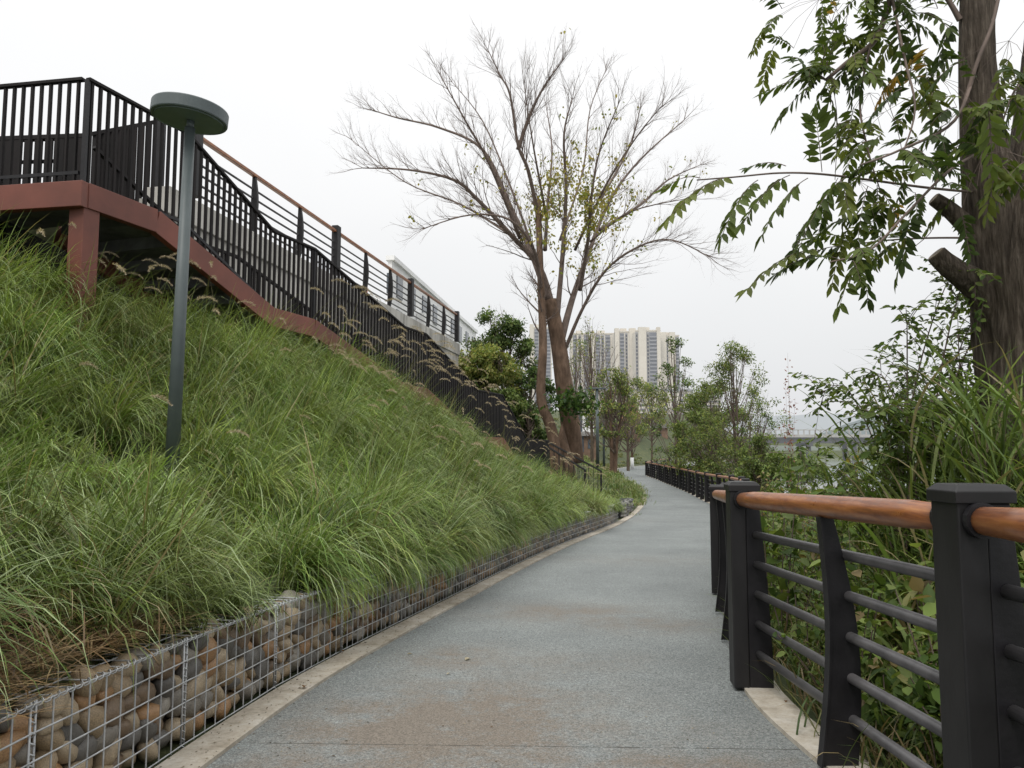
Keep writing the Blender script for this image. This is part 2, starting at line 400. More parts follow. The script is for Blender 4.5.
# ------------------------------------------------------------------ hills behind the bridge
def ridge(name, pts, Y, depth, mat, seed):
    """pts: (px, py) of the crest at distance Y"""
    xs = [P(a, b, Y).x for a, b in pts]; zs = [P(a, b, Y).z for a, b in pts]
    X = np.linspace(xs[0], xs[-1], 160); Z = np.interp(X, xs, zs)
    rows = []
    for k, q in enumerate(np.linspace(0, 1, 14)):
        yy = Y - depth * (1 - q)
        zz = -4 + (Z + 4) * math.sin(q * math.pi / 2) * np.array([1 + .06 * mn.noise(Vector((x/(Y*.02), q*4, seed))) + .03 * mn.noise(Vector((x/(Y*.006), q*9, seed))) for x in X])
        rows.append(np.stack([X, np.full(len(X), yy), zz], 1))
    A = np.array(rows); nr, nc = A.shape[:2]; idx = np.arange(nr*nc).reshape(nr, nc)
    fq = np.stack([idx[:-1,:-1], idx[:-1,1:], idx[1:,1:], idx[1:,:-1]], -1).reshape(-1, 4)
    return tag(npmesh(name, A.reshape(-1, 3), [fq], mat), kind="structure")
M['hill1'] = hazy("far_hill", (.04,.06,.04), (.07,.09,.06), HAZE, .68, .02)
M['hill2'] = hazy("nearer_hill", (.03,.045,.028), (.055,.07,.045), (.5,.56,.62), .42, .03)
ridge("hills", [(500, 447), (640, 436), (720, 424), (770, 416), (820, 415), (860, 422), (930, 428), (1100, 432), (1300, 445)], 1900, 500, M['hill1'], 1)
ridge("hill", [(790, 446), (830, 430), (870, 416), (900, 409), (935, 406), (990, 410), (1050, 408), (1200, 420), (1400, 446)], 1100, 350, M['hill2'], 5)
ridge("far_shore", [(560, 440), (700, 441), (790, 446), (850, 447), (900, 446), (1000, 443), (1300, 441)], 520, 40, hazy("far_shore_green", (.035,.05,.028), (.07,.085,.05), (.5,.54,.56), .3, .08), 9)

# ------------------------------------------------------------------ bridge
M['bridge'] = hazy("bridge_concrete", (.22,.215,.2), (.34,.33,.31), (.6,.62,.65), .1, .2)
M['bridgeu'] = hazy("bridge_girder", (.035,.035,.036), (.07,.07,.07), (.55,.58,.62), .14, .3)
BY = 300
br = thing("road_bridge", (P(812, 450, BY).x, BY, -3), "long grey concrete road bridge crossing the river in front of the hills", "bridge")
xa = P(640, 450, BY).x; xb = P(1400, 450, BY).x
zt = P(800, 429.5, BY).z; zb = P(800, 443, BY).z
def hb(mb, x0, x1, z0, z1, y0, y1): mb.box(((x0+x1)/2, (y0+y1)/2, (z0+z1)/2), (x1-x0, y1-y0, z1-z0))
mb = MB(); hb(mb, xa, xb, zb + 2.2, zb + 3.3, BY, BY + 14); mb.build("deck", M['bridge'], br)
mb = MB()
for q in range(4): hb(mb, xa, xb, zb, zb + 2.2, BY + 1 + q*3.6, BY + 2.2 + q*3.6)
mb.build("girder", M['bridgeu'], br)
mb = MB(); hb(mb, xa, xb, zt - .35, zt, BY + .1, BY + .5)
x = xa
while x < xb: hb(mb, x, x + .5, zb + 3.3, zt - .35, BY + .15, BY + .45); x += 2.2
mb.build("parapet", M['bridge'], br)
for px in (700, 736, 811, 857, 905, 960, 1020, 1090):
    xx = P(px, 450, BY).x
    mb = MB()
    for yy in (BY + 2.5, BY + 11): mb.tube([(xx, yy, -4.5), (xx, yy, zb - 1.2)], .95, 10)
    hb(mb, xx - 1.2, xx + 1.2, zb - 1.2, zb, BY + .8, BY + 13)
    mb.build("pier", M['bridgeu'], br)

# ------------------------------------------------------------------ apartment towers
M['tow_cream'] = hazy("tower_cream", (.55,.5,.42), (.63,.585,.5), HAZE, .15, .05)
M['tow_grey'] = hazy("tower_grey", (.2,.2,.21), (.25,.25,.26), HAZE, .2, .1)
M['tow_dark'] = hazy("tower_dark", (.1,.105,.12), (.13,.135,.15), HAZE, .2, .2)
m, nt, bs, out = newmat("tower_window_bands"); M['tow_win'] = m
tc = N(nt, "ShaderNodeTexCoord"); sx_ = N(nt, "ShaderNodeSeparateXYZ"); nt.links.new(tc.outputs["Object"], sx_.inputs[0])
md = N(nt, "ShaderNodeMath"); md.operation = 'PINGPONG'; nt.links.new(sx_.outputs[2], md.inputs[0]); md.inputs[1].default_value = 1.5
r_ = ramp(nt, md.outputs[0], [(.0, (.3,.29,.27)), (.55, (.3,.29,.27)), (.6, (.12,.125,.14))])
nt.links.new(r_.outputs[0], bs.inputs["Base Color"]); bs.inputs["Roughness"].default_value = .5
def tower(pxl, pxr, pytop, Y, cols, label, depth=16, base=-5):
    x0 = P(pxl, 450, Y).x; x1 = P(pxr, 450, Y).x; zt = P((pxl+pxr)/2, pytop, Y).z
    t = thing("apartment_tower", ((x0+x1)/2, Y, base), label, "apartment block")
    mb = MB(); hb(mb, x0, x1, base, zt, Y, Y + depth); mb.build("wall", M['tow_cream'], t)
    w = x1 - x0; H = zt - base; floors = int(H / 3.0)
    # cols: list of (start, end, kind): w window bay, b balcony stack, p projecting pier
    for a, b, k in cols:
        xa_, xb_ = x0 + w*a, x0 + w*b
        if k == 'p':
            mb = MB(); hb(mb, xa_, xb_, base, zt + 3, Y - 1.6, Y + 3); mb.build("pier", M['tow_cream'], t)
            continue
        mb = MB(); hb(mb, xa_, xb_, base, zt - 1, Y - .15, Y); mb.build("recess", M['tow_dark'] if k == 'b' else M['tow_grey'], t)
        mb = MB()
        for f_ in range(floors):
            z = base + f_*3.0
            if k == 'b':
                m2 = MB(); hb(m2, xa_, xb_, z, z + 1.1, Y - 1.2, Y - .16); m2.build('balcony', M['tow_grey'], t)
        if k != 'b': hb(mb, xa_ + (xb_-xa_)*.2, xb_ - (xb_-xa_)*.2, base, zt - 2, Y - .3, Y - .16); mb.build("window_column", M['tow_win'], t)
    mb = MB(); hb(mb, x0 + w*.3, x0 + w*.6, zt, zt + 3.5, Y + 3, Y + 9); mb.build("roof_house", M['tow_cream'], t)
    mb = MB(); hb(mb, x0 - .4, x1 + .4, zt, zt + .9, Y - .4, Y + .0); mb.build("parapet", M['tow_cream'], t)
    # side windows
    for q in (.2, .5, .8):
        mb = MB(); hb(mb, x1, x1 + .1, base, zt - 2, Y + depth*q - 1, Y + depth*q + 1); mb.build("window_column", M['tow_win'], t)
    return t
tower(530, 552, 328, 640, [(.0,.18,'p'),(.22,.4,'b'),(.45,.6,'w'),(.68,.95,'b')], "grey and cream tower seen left of the bare tree trunks")
tower(572, 590, 334, 660, [(.1,.3,'b'),(.4,.55,'w'),(.7,.95,'b')], "narrow tower just right of the bare tree trunks")
tower(592, 616, 334, 650, [(.0,.14,'p'),(.2,.38,'b'),(.42,.55,'w'),(.6,.8,'b')], "greyish tower left of the bright cream towers")
tower(616, 637, 332, 630, [(.0,.2,'p'),(.25,.45,'b'),(.5,.62,'w'),(.7,1,'p')], "cream tower with one dark balcony stack, left of the brightest tower")
tower(637, 662, 331, 610, [(.0,.1,'w'),(.12,.42,'p'),(.45,.55,'w'),(.56,.85,'b'),(.86,1,'p')], "brightest cream tower with a broad dark balcony stack in its middle")
tower(662, 681, 336, 620, [(.0,.3,'p'),(.34,.42,'w'),(.48,.78,'p'),(.8,1,'b')], "cream tower at the right end of the cluster, dark on its right edge")
pb = thing("podium_building", (P(660, 450, 560).x, 560, -5), "low cream building with a flat roof at the foot of the towers", "building")
x0 = P(600, 450, 560).x; x1 = P(694, 450, 560).x; zt = P(650, 391, 560).z
mb = MB(); hb(mb, x0, x1, -5, zt, 560, 585); mb.build("wall", M['tow_cream'], pb)
mb = MB(); hb(mb, x0 - .5, x1 + .5, zt, zt + 1.2, 559, 586); mb.build("roof", M['tow_grey'], pb)
for k in range(12):
    mb = MB(); xx = x0 + (x1-x0)*(k+.5)/12
    for f_ in range(10): hb(mb, xx - 1.4, xx + 1.4, zt - 4 - f_*3.6, zt - 2 - f_*3.6, 559.8, 560)
    mb.build("window", M['tow_dark'], pb)
pb = thing("office_building", (P(712, 450, 700).x, 700, -5), "pale flat-roofed building right of the towers behind the feathery tree", "building")
x0 = P(690, 450, 700).x; x1 = P(722, 450, 700).x; zt = P(700, 398, 700).z
mb = MB(); hb(mb, x0, x1, -5, zt, 700, 720); mb.build("wall", M['tow_cream'], pb)
mb = MB(); hb(mb, x0 - .5, x1 + .5, zt, zt + 1.2, 699, 721); mb.build("roof", M['tow_grey'], pb)
for f_ in range(6):
    mb = MB(); hb(mb, x0 + 1, x1 - 1, zt - 4 - f_*4, zt - 2.4 - f_*4, 699.7, 700); mb.build("window_band", M['tow_dark'], pb)

# ------------------------------------------------------------------ leaf / grass builders
def leaf_arrays(Pt, D, Nm, L, W, col, fold=.25, six=True, droop=.15):
    """leaf blades: base at Pt, along D, broad across D x Nm"""
    D = D / np.linalg.norm(D, axis=1, keepdims=True)
    X = np.cross(D, Nm); X /= (np.linalg.norm(X, axis=1, keepdims=True) + 1e-9)
    U = np.cross(X, D)
    L = L[:, None]; W = W[:, None]
    b = Pt; tip = Pt + D*L - U*L*droop
    def side(s, f, w): return Pt + D*L*f - U*L*droop*f*f + X*W*s*w + U*W*fold*w
    if six:
        vs = [b, side(1,.28,.42), side(1,.62,.45), tip, side(-1,.62,.45), side(-1,.28,.42)]
    else:
        vs = [b, side(1,.45,.5), tip, side(-1,.45,.5)]
    k = len(vs); n = len(Pt)
    V = np.stack(vs, 1).reshape(-1, 3); base = np.arange(n)[:, None]*k
    if six: Fc = np.concatenate([base + [0,1,2,3], base + [0,3,4,5]])
    else: Fc = np.concatenate([base + [0,1,2], base + [0,2,3]])
    C = np.repeat(col, k, axis=0)
    return V, Fc, C
def rdir(n, up=0.0, rs=R):
    d = rs.normal(size=(n, 3)); d /= np.linalg.norm(d, axis=1, keepdims=True); d[:, 2] += up
    return d
def mixcols(n, cols, wts=None, jit=.25, rs=R):
    c = np.array(cols, float); i = rs.choice(len(c), n, p=wts)
    return c[i] * (1 + jit * rs.uniform(-1, 1, (n, 1)))
class Acc:
    def __init__(s): s.V = []; s.F = []; s.C = []; s.n = 0
    def add(s, V, Fc, C): s.V.append(V); s.F.append(Fc + s.n); s.C.append(C); s.n += len(V)
    def build(s, name, mat, parent=None):
        groups = {}
        for f in s.F: groups.setdefault(f.shape[1], []).append(f)
        return npmesh(name, np.concatenate(s.V), [np.concatenate(v) for v in groups.values()], mat, parent, np.concatenate(s.C))

def blades(Pt, az, L, th0, th1, W, colb, colt, seg=5, twist=None, rs=R):
    """arching grass blades"""
    n = len(Pt); s = (np.arange(seg) + .5) / seg
    th = th0[:, None] + (th1 - th0)[:, None] * s[None, :]**1.3
    dl = (L / seg)[:, None]
    hx = np.concatenate([np.zeros((n,1)), np.cumsum(np.sin(th)*dl, 1)], 1)
    hz = np.concatenate([np.zeros((n,1)), np.cumsum(np.cos(th)*dl, 1)], 1)
    dirx = np.cos(az)[:, None]; diry = np.sin(az)[:, None]
    C = np.stack([Pt[:, 0:1] + hx*dirx, Pt[:, 1:2] + hx*diry, Pt[:, 2:3] + hz], -1)
    a2 = az + (np.pi/2 if twist is None else twist)
    side = np.stack([np.cos(a2), np.sin(a2), np.zeros(n)], 1)[:, None, :]
    q = np.linspace(0, 1, seg+1); wp = (.55 + .9*q*(1-q)*2) * (1 - q**4) 
    wid = W[:, None, None] * wp[None, :, None] * .5
    A = C - side*wid; B = C + side*wid
    V = np.stack([A, B], 2).reshape(n, -1, 3)
    V = V.reshape(-1, 3); k = (seg+1)*2
    fs = []
    for i in range(seg): fs.append(np.arange(n)[:, None]*k + np.array([2*i, 2*i+1, 2*i+3, 2*i+2]))
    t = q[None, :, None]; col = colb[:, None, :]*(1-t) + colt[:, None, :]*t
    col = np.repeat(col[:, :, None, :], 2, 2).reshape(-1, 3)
    return V, np.concatenate(fs), col

# ------------------------------------------------------------------ slope grass
acc = Acc()
GREEN = [(.155,.235,.045), (.215,.30,.06), (.105,.18,.038), (.26,.325,.08), (.135,.235,.062), (.30,.33,.12)]
def clump_field(y0, y1, n, per, Lr, Wm, t0, t1fun, hang=False):
    for _ in range(n):
        y = R.uniform(y0, y1); xl = float(XL(y)) - .25
        T = t1fun(y, xl); t = t0 + (T - t0) * R.uniform(0, 1)
        x = xl - t
        z = gz(min(x, xl - .01), y) if not (t < .25 and y < 21.5) else float(gtop(y)) - .05; m = int(per * R.uniform(.6, 1.3))
        sc = R.uniform(.7, 1.25)
        if 2.6 < y < 3.1 and t < .35: continue
        if abs(x - lampx) < 1.1 and 4.2 < y < 6.1: sc *= .48
        lush = mn.noise(Vector((x*.55, y*.55, 3.3))); big = mn.noise(Vector((x*.2, y*.2, 9.3)))
        caz = R.uniform(0, 2*np.pi); az = np.where(R.random(m) < .45, R.uniform(0, 2*np.pi, m), caz + R.normal(0, .8, m))
        dx = np.cos(az) + (1.7 if hang else .5); dy = np.sin(az) - .1; az = np.arctan2(dy, dx)
        L = Lr[0] + (Lr[1] - Lr[0])*R.random(m); L = L * sc * (1 + .25*lush)
        Pt = np.stack([x + R.normal(0, .055, m), y + R.normal(0, .055, m), np.full(m, z - .03)], 1)
        th0 = R.uniform(.02, .55, m) + (.5 if hang else 0); th1 = th0 + R.uniform(1.4, 3.0, m)
        up_ = R.random(m) < .12; th1[up_] = th0[up_] + R.uniform(.2, .9, up_.sum())
        W = R.uniform(.6, 1.3, m) * Wm
        base = np.array(GREEN[R.integers(len(GREEN))])*.5 + np.array(GREEN[R.integers(len(GREEN))])*.5
        base = base * (1 + .6*lush) * (1 + .4*big) * R.uniform(.6, 1.4)
        ct = base[None]*R.uniform(.65, 1.35, (m, 1))
        dry = (R.random(m) < .06 + .07*(lush < -.15)); ct[dry] = np.array([.40,.33,.18])*R.uniform(.6, 1.1, (dry.sum(), 1))
        pale = R.random(m) < .16; ct[pale] = np.array([.36,.44,.22])*R.uniform(.75, 1.3, (pale.sum(), 1))
        cb = ct * np.array([.26,.27,.22]); ct = ct*1.2  # roots darkened to paint in the shade deep in each tussock
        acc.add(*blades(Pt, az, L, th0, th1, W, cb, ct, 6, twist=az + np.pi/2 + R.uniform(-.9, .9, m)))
lampx = P(172, 478, 6.0).x
tf = lambda y, xl: max(1.5, xl - stairX(y)) + (1.6 if y < 8 else .35)
clump_field(-.6, 2.2, 70, 150, (.3,.8), .0052, 0, tf)
clump_field(2.2, 5, 230, 180, (.3,1.0), .0072, .02, tf)
clump_field(5, 9.5, 440, 160, (.3,1.0), .0082, .0, tf)
clump_field(9.5, 15, 420, 130, (.3,.9), .0098, .0, tf)
clump_field(15, 18.6, 210, 110, (.3,.75), .012, .0, tf)
clump_field(18.6, 21, 150, 100, (.15,.4), .011, .0, tf)
clump_field(20.5, 27, 260, 70, (.1,.26), .012, .1, tf)
hf = lambda y, xl: .3
clump_field(5.3, 8, 26, 90, (.22,.5), .006, .0, hf, True)
clump_field(8, 13, 60, 80, (.2,.48), .0075, .0, hf, True)
clump_field(13, 21, 60, 60, (.2,.42), .012, .0, hf, True)
# verge between far kerb and the hand rail, shorter
def verge(y0, y1, n, per, L0, L1, W, tmax, cols):
    for _ in range(n):
        y = R.uniform(y0, y1); xl = float(XL(y)) - .22; t = R.uniform(0, tmax)**1.1; x = xl - t; z = gz(x, y); m = per
        az = R.uniform(0, 6.28, m); L = R.uniform(L0, L1, m); Pt = np.stack([x + R.normal(0, .18, m), y + R.normal(0, .18, m), np.full(m, z - .02)], 1)
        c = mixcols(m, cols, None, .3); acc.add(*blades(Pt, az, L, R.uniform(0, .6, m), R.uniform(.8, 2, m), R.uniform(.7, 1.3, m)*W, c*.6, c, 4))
verge(22, 45, 600, 40, .08, .2, .014, 2.4, GREEN + [(.35,.30,.16), (.3,.27,.14)])
verge(25, 60, 500, 30, .15, .35, .03, 9, GREEN)
verge(60, 110, 700, 26, .25, .5, .06, 20, [(.2,.23,.07), (.15,.2,.06), (.28,.27,.11)])
# straw patch where the near gabion begins
for _ in range(100):
    x0, y0 = None, R.uniform(1.9, 3.7); xl = float(XL(y0)) - .3; x0 = xl - .03 - R.uniform(.0, .75); m = 55; z = float(gtop(y0)) + .01 if x0 > xl - .3 else gz(x0, y0)
    az = R.uniform(0, 6.28, m); Pt = np.stack([x0 + R.normal(0, .1, m), y0 + R.normal(0, .1, m), np.full(m, z) + R.uniform(0, .06, m)], 1)
    c = mixcols(m, [(.30,.19,.09), (.2,.12,.06), (.38,.28,.15), (.13,.08,.045)], None, .3)
    acc.add(*blades(Pt, az, R.uniform(.15, .4, m), R.uniform(.9, 1.4, m), R.uniform(1.4, 1.9, m), R.uniform(.7, 1.3, m)*.0055, c*.7, c, 4))
tag(acc.build("slope_grass", M['grass']), "long green arching grass covering the slope beside the path", "grass", kind="stuff")

# seed plumes: stalk + arching bottlebrush
acc = Acc()
def plumes(n, y0, y1, ta, tb, scale=1):
    for _ in range(n):
        y = R.uniform(y0, y1); T = max(1.5, float(XL(y)) - .25 - stairX(y)); x = float(XL(y)) - .25 - T*R.uniform(ta, tb); z = gz(x, y)
        az = R.normal(.0, .7) if R.random() < .85 else R.uniform(0, 6.28)
        L = R.uniform(.75, 1.15)*scale; m = 1
        Pt = np.array([[x, y, z]]); c = np.array([[.2,.2,.08]])
        V, Fc, C = blades(Pt, np.array([az]), np.array([L]), np.array([.1]), np.array([R.uniform(.9, 1.5)]), np.array([.006 if y < 10 else .009]), c, c, 8)
        acc.add(V, Fc, C)
        p = V.reshape(-1, 2, 3).mean(1)
        # bristles along the last third, continuing the arc downwards
        a = p[-1]; d = p[-1] - p[-2]; d /= np.linalg.norm(d); pts = [a]
        for k in range(8):
            d = d + np.array([0, 0, -.17]); d /= np.linalg.norm(d); pts.append(pts[-1] + d*.024*scale)
        pts = np.array(pts); nb = 130 if y < 12 else 70
        i = R.random(nb)*(len(pts)-1.001); k = i.astype(int); f = (i-k)[:, None]
        B = pts[k]*(1-f) + pts[k+1]*f; dd = pts[k+1]-pts[k]; dd /= np.linalg.norm(dd, axis=1, keepdims=True)
        q = 1 - abs(i/(len(pts)-1) - .4)*1.1
        D = dd*.9 + rdir(nb)*.8
        colp = mixcols(nb, [(.5,.42,.31), (.62,.53,.41), (.38,.3,.2)], None, .2)
        acc.add(*leaf_arrays(B, D, rdir(nb), .026*scale*q + .006, np.full(nb, .0035 if y < 12 else .006), colp, six=False))
plumes(34, 7.0, 11.5, .6, 1.02, 1.2); plumes(80, 10.5, 16, .6, 1.02, 1.45); plumes(20, 15, 20, .5, 1.0, 1.5); plumes(12, 5, 9, .3, .8, .9); plumes(14, 7.6, 8.4, .95, 1.2)
plumes(70, 9, 20, .1, .7, 1.0)
tag(acc.build("grass_seed_heads", M['plume']), "tan arching seed plumes rising from the long grass along the stair", "seed heads", kind="stuff")

# ------------------------------------------------------------------ gabions
def pebble(seed, sub=2):
    import bmesh
    bm = bmesh.new(); bmesh.ops.create_icosphere(bm, subdivisions=sub, radius=1)
    for v in bm.verts:
        n1 = mn.noise(v.co*1.1 + Vector((seed*7.1, 0, 0))); v.co *= 1 + .28*n1
    me = bpy.data.meshes.new("stone"); bm.to_mesh(me); bm.free()
    me.polygons.foreach_set("use_smooth", [True]*len(me.polygons)); me.materials.append(M['stone']); return me
PEB = [pebble(k) for k in range(7)]
def arr_of(me):
    v = np.zeros(len(me.vertices)*3); me.vertices.foreach_get("co", v)
    f = np.zeros(len(me.polygons)*3, int); me.polygons.foreach_get("vertices", f); return v.reshape(-1, 3), f.reshape(-1, 3)
PEBL = [arr_of(pebble(k, 1)) for k in range(5)]
# corners of the baskets along the kerb
gy = [.6]; 
while gy[-1] < 20.6:
    y = gy[-1]; dx = float(XL(y+.5) - XL(y))/.5; gy.append(y + 1.0/math.sqrt(1+dx*dx))
GABL = ["wire basket of brown river stones nearest the camera, cut by the frame", ]
nb_ = len(gy) - 1
ordn = ["first","second","third","fourth","fifth","sixth","seventh","eighth","ninth","tenth","eleventh","twelfth","thirteenth","fourteenth","fifteenth","sixteenth","seventeenth","eighteenth","nineteenth","twentieth","twenty-first","twenty-second","twenty-third"]
for i in range(nb_):
    a = Vector((float(XL(gy[i])) - .215, gy[i], float(g(gy[i])))); b = Vector((float(XL(gy[i+1])) - .215, gy[i+1], float(g(gy[i+1]))))
    d = (b - a); L = d.length; dn = d.normalized(); inn = Vector((-dn.y, dn.x, 0)).normalized(); up = Vector((0,0,1))
    near = gy[i] < 9.5
    if near and i > 0: lab = "stone-filled wire basket, %s from the near left end of the kerbside row" % ordn[i]
    elif i == 0: lab = "stone-filled wire basket at the near left end of the kerbside row"
    elif i == nb_-1: lab = "last stone-filled wire basket at the far end of the kerbside row"
    else: lab = "stone-filled wire basket half hidden by hanging grass, %s from the far end" % ordn[nb_-1-i]
    t = thing("gabion_basket", a, lab, "gabion", "stone-filled wire baskets lining the kerb")
    h = GH - .02
    w_ = MB(); rw = .0036 if near else .005
    nv = 9 if near else 8; nh = 6
    for k in range(1, nv+1):
        p = a + d*(k/(nv+1)); w_.tube([p + up*.01, p + up*h], rw, 5, False)
        w_.tube([p + up*h, p + up*h + inn*.22], rw, 4, False)
    for k in range(nh):
        z = .02 + (h-.02)*k/(nh-1); w_.tube([a + up*z - inn*.004, b + up*z - inn*.004], rw, 5, False)
    for k in (.11, .22): w_.tube([a + up*h + inn*k, b + up*h + inn*k], rw, 4, False)
    w_.build("wire_mesh", M['wire'], t, smooth=True)
    # coil lacing on the top edge and on the corner
    cl = MB(); pts = []
    nt_ = 24 if near else 10
    for k in range(nt_*6+1):
        an = k/6*2*math.pi; pts.append(a + d*(k/(nt_*6)) + up*(h + .011*math.cos(an)) + inn*.011*math.sin(an))
    cl.tube(pts, .0028, 4, False)
    pts = []
    for k in range(14*6+1):
        an = k/6*2*math.pi; pts.append(a + up*(h*k/(14*6)) + dn*.01*math.cos(an) - inn*.01*math.sin(an))
    cl.tube(pts, .0028, 4, False)
    for off in (-.012, .012): cl.tube([a + dn*off + up*.0, a + dn*off + up*(h+.01)], .0045, 6)
    cl.build("lacing", M['wire'], t, smooth=True)
    bk = MB(); bk.quadbox([a + inn*.13 , b + inn*.13, b + inn*.5, a + inn*.5] + [q + up*(h-.07) for q in (a + inn*.13, b + inn*.13, b + inn*.5, a + inn*.5)])
    bk.build("backfill", M['soil'], t)
    # stones
    rows_ = [(.055, 9), (.135, 8), (.215, 9), (.295, 8), (.37, 9), (.435, 7)]
    fill = Acc()
    PALS = [(.10,.075,.05), (.19,.125,.07), (.13,.125,.115), (.2,.16,.11), (.08,.078,.075), (.24,.19,.13)]
    for z, nn in rows_:
        for k in range(nn):
            u = (k + .5 + random.uniform(-.28, .28))/nn
            rx = random.uniform(.052, .085); c = a + d*u + up*(z + random.uniform(-.018, .018)) + inn*(.075 + random.uniform(-.006, .03))
            sc = (rx*random.uniform(.95, 1.2), rx*random.uniform(.7, .9), rx*random.uniform(.6, .85))
            if near:
                o = bpy.data.objects.new("stone", random.choice(PEB)); COL.objects.link(o); o.parent = t
                o.location = c - a; o.scale = sc; o.rotation_euler = (random.uniform(-.6, .6), random.uniform(-.9, .9), math.atan2(dn.y, dn.x) + random.uniform(-.4, .4))
            else:
                v, f = PEBL[random.randrange(5)]
                an = random.uniform(0, 3); v2 = v*np.array([sc[0], sc[1], sc[2]])
                ca, sa = math.cos(an), math.sin(an); v2 = np.stack([v2[:,0]*ca - v2[:,1]*sa, v2[:,0]*sa + v2[:,1]*ca, v2[:,2]], 1) + np.array(c)
                fill.add(v2, f, np.tile(np.array(random.choice(PALS))*random.uniform(1.3, 2.1), (len(v2), 1)))
    if not near:
        o = fill.build("stone_fill", M['stonefill'], t); o["kind"] = "stuff"

# low dry-stone wall after the gap
t0_ = 22.2; ln = 3.2
sw = thing("stone_wall", (float(XL(t0_)) - .3, t0_, float(g(t0_))), "short low grey stacked-stone wall where the gabions end at the bend", "stone wall")
fill = Acc()
for k in range(150):
    y = t0_ + ln*random.random(); z = random.choice([.05, .15, .25, .36]) + random.uniform(-.02, .02); v, f = PEBL[random.randrange(5)]
    p = np.array([float(XL(y)) - .27 - random.uniform(0, .12), y, float(g(y)) + z])
    fill.add(v*np.array([random.uniform(.09,.16), random.uniform(.1,.17), .06]) + p, f, np.tile(np.array(random.choice([(.16,.155,.15), (.1,.1,.1), (.22,.21,.2)])), (len(v), 1)))
o = fill.build("stacked_stone", M['stonefill'], sw); o["kind"] = "stuff"
mb = MB(); mb.bar((float(XL(t0_)) - .45, t0_, float(g(t0_)) + .2), (float(XL(t0_+ln)) - .45, t0_+ln, float(g(t0_+ln)) + .2), .3, .44); mb.build("core", M['dark'], sw)

# ------------------------------------------------------------------ dead leaves and grit on the path
def litter(px, py, label, L=.05, c=(.2,.11,.05)):
    x, y = PG(px, py); z = float(g(y)) + (.024 if (x < float(XL(y)) or x > float(XR(y))) else .006)
    V, Fc, C = leaf_arrays(np.array([[x, y, z]]), np.array([[random.uniform(-1,1), random.uniform(-1,1), .12]]), np.array([[0,0,1.]]), np.array([L]), np.array([L*.5]), np.array([c]), fold=.5)
    tag(npmesh("fallen_leaf", V, [Fc], M['plume'], col=C), label, "leaf", "fallen leaves on kerb and path")
litter(343, 655, "curled brown leaf on the left kerb")
litter(305, 690, "brown leaf lying on the near left kerb", .06)
litter(470, 659, "pale curled leaf in the middle of the stained path", .07, (.4,.35,.25))
litter(450, 674, "tiny pale leaf just left below the curled pale leaf", .035, (.4,.36,.28))
litter(407, 655, "pale leaf scrap on the left part of the path stain", .04, (.35,.3,.22))
litter(786, 705, "brown leaf on the right kerb by the curved baluster", .035)
mb = Acc()
n_ = 1500; yy = R.uniform(2.5, 16, n_)**1.0; xx = XL(yy) + (XR(yy) - XL(yy))*R.random(n_)**1.6
edge = R.random(n_) < .5; xx[edge] = XL(yy[edge]) - R.uniform(0, .19, edge.sum())
zz = g(yy) + np.where(edge, .02, .003)
mb.add(*leaf_arrays(np.stack([xx, yy, zz], 1), np.stack([R.normal(size=n_), R.normal(size=n_), R.uniform(0, .2, n_)], 1), np.tile([0,0,1.], (n_, 1)), R.uniform(.005, .02, n_), R.uniform(.004, .012, n_), mixcols(n_, [(.12,.08,.05), (.06,.045,.03), (.3,.25,.18)], None, .3), six=False))
tag(mb.build("path_litter", M['plume']), "scattered specks of soil and dead leaf on path and kerb", "litter", kind="stuff")

# ------------------------------------------------------------------ lamp post on the slope
lb = P(172, 478, 6.0); lt = P(190, 128, 6.0)
lean = Vector((lt.x - lb.x, 0, 0))
gzl = gz(lb.x, 6.0) - .1
lp = thing("lamp_post", (lb.x, 6.0, gzl), "tall grey lamp post with a flat round disc head standing in the slope grass", "lamp post")
mb = MB(); bot = Vector((lb.x - .01, 6, gzl)); mb.tube([bot, lt], [.056, .04], 20); mb.build("pole", M['lamp'], lp, smooth=True).data.polygons
mb = MB(); mb.tube([bot, bot + Vector((0,0,.3))], [.08, .065], 16); mb.build("base_collar", M['lamp'], lp, smooth=False)
hc = P(190, 115, 6.0)
ax = Vector((.06, .0, 1)).normalized()
mb = MB(); mb.tube([lt - ax*.0, lt + ax*.06], [.03, .03], 12); mb.build("neck", M['lamp'], lp, smooth=True)
def disc(mb, c, ax, r, z0, z1, n=56):
    x = ax.cross(Vector((0,1,0))).normalized(); y = ax.cross(x); b = len(mb.v)
    prof = [(r*.0, z0), (r*.985, z0), (r, z0+.008), (r, z1-.008), (r*.985, z1), (0, z1+.015)]
    for rr, zz in prof:
        for k in range(n): a = 2*math.pi*k/n; mb.v.append(tuple(c + ax*zz + x*rr*math.cos(a) + y*rr*math.sin(a)))
    for i in range(len(prof)-1):
        for k in range(n): mb.f.append([b+i*n+k, b+i*n+(k+1)%n, b+(i+1)*n+(k+1)%n, b+(i+1)*n+k])
dr = 37.5/F*6.0
ax = Vector((.09, .0, 1)).normalized()
mb = MB(); disc(mb, hc + ax*.0, ax, dr, -.045, .055); mb.build("lamp_head", M['lamp'], lp)
mb = MB(); disc(mb, hc + ax*.0, ax, dr*.9, -.05, -.046); mb.build("diffuser", M['lampunder'], lp)

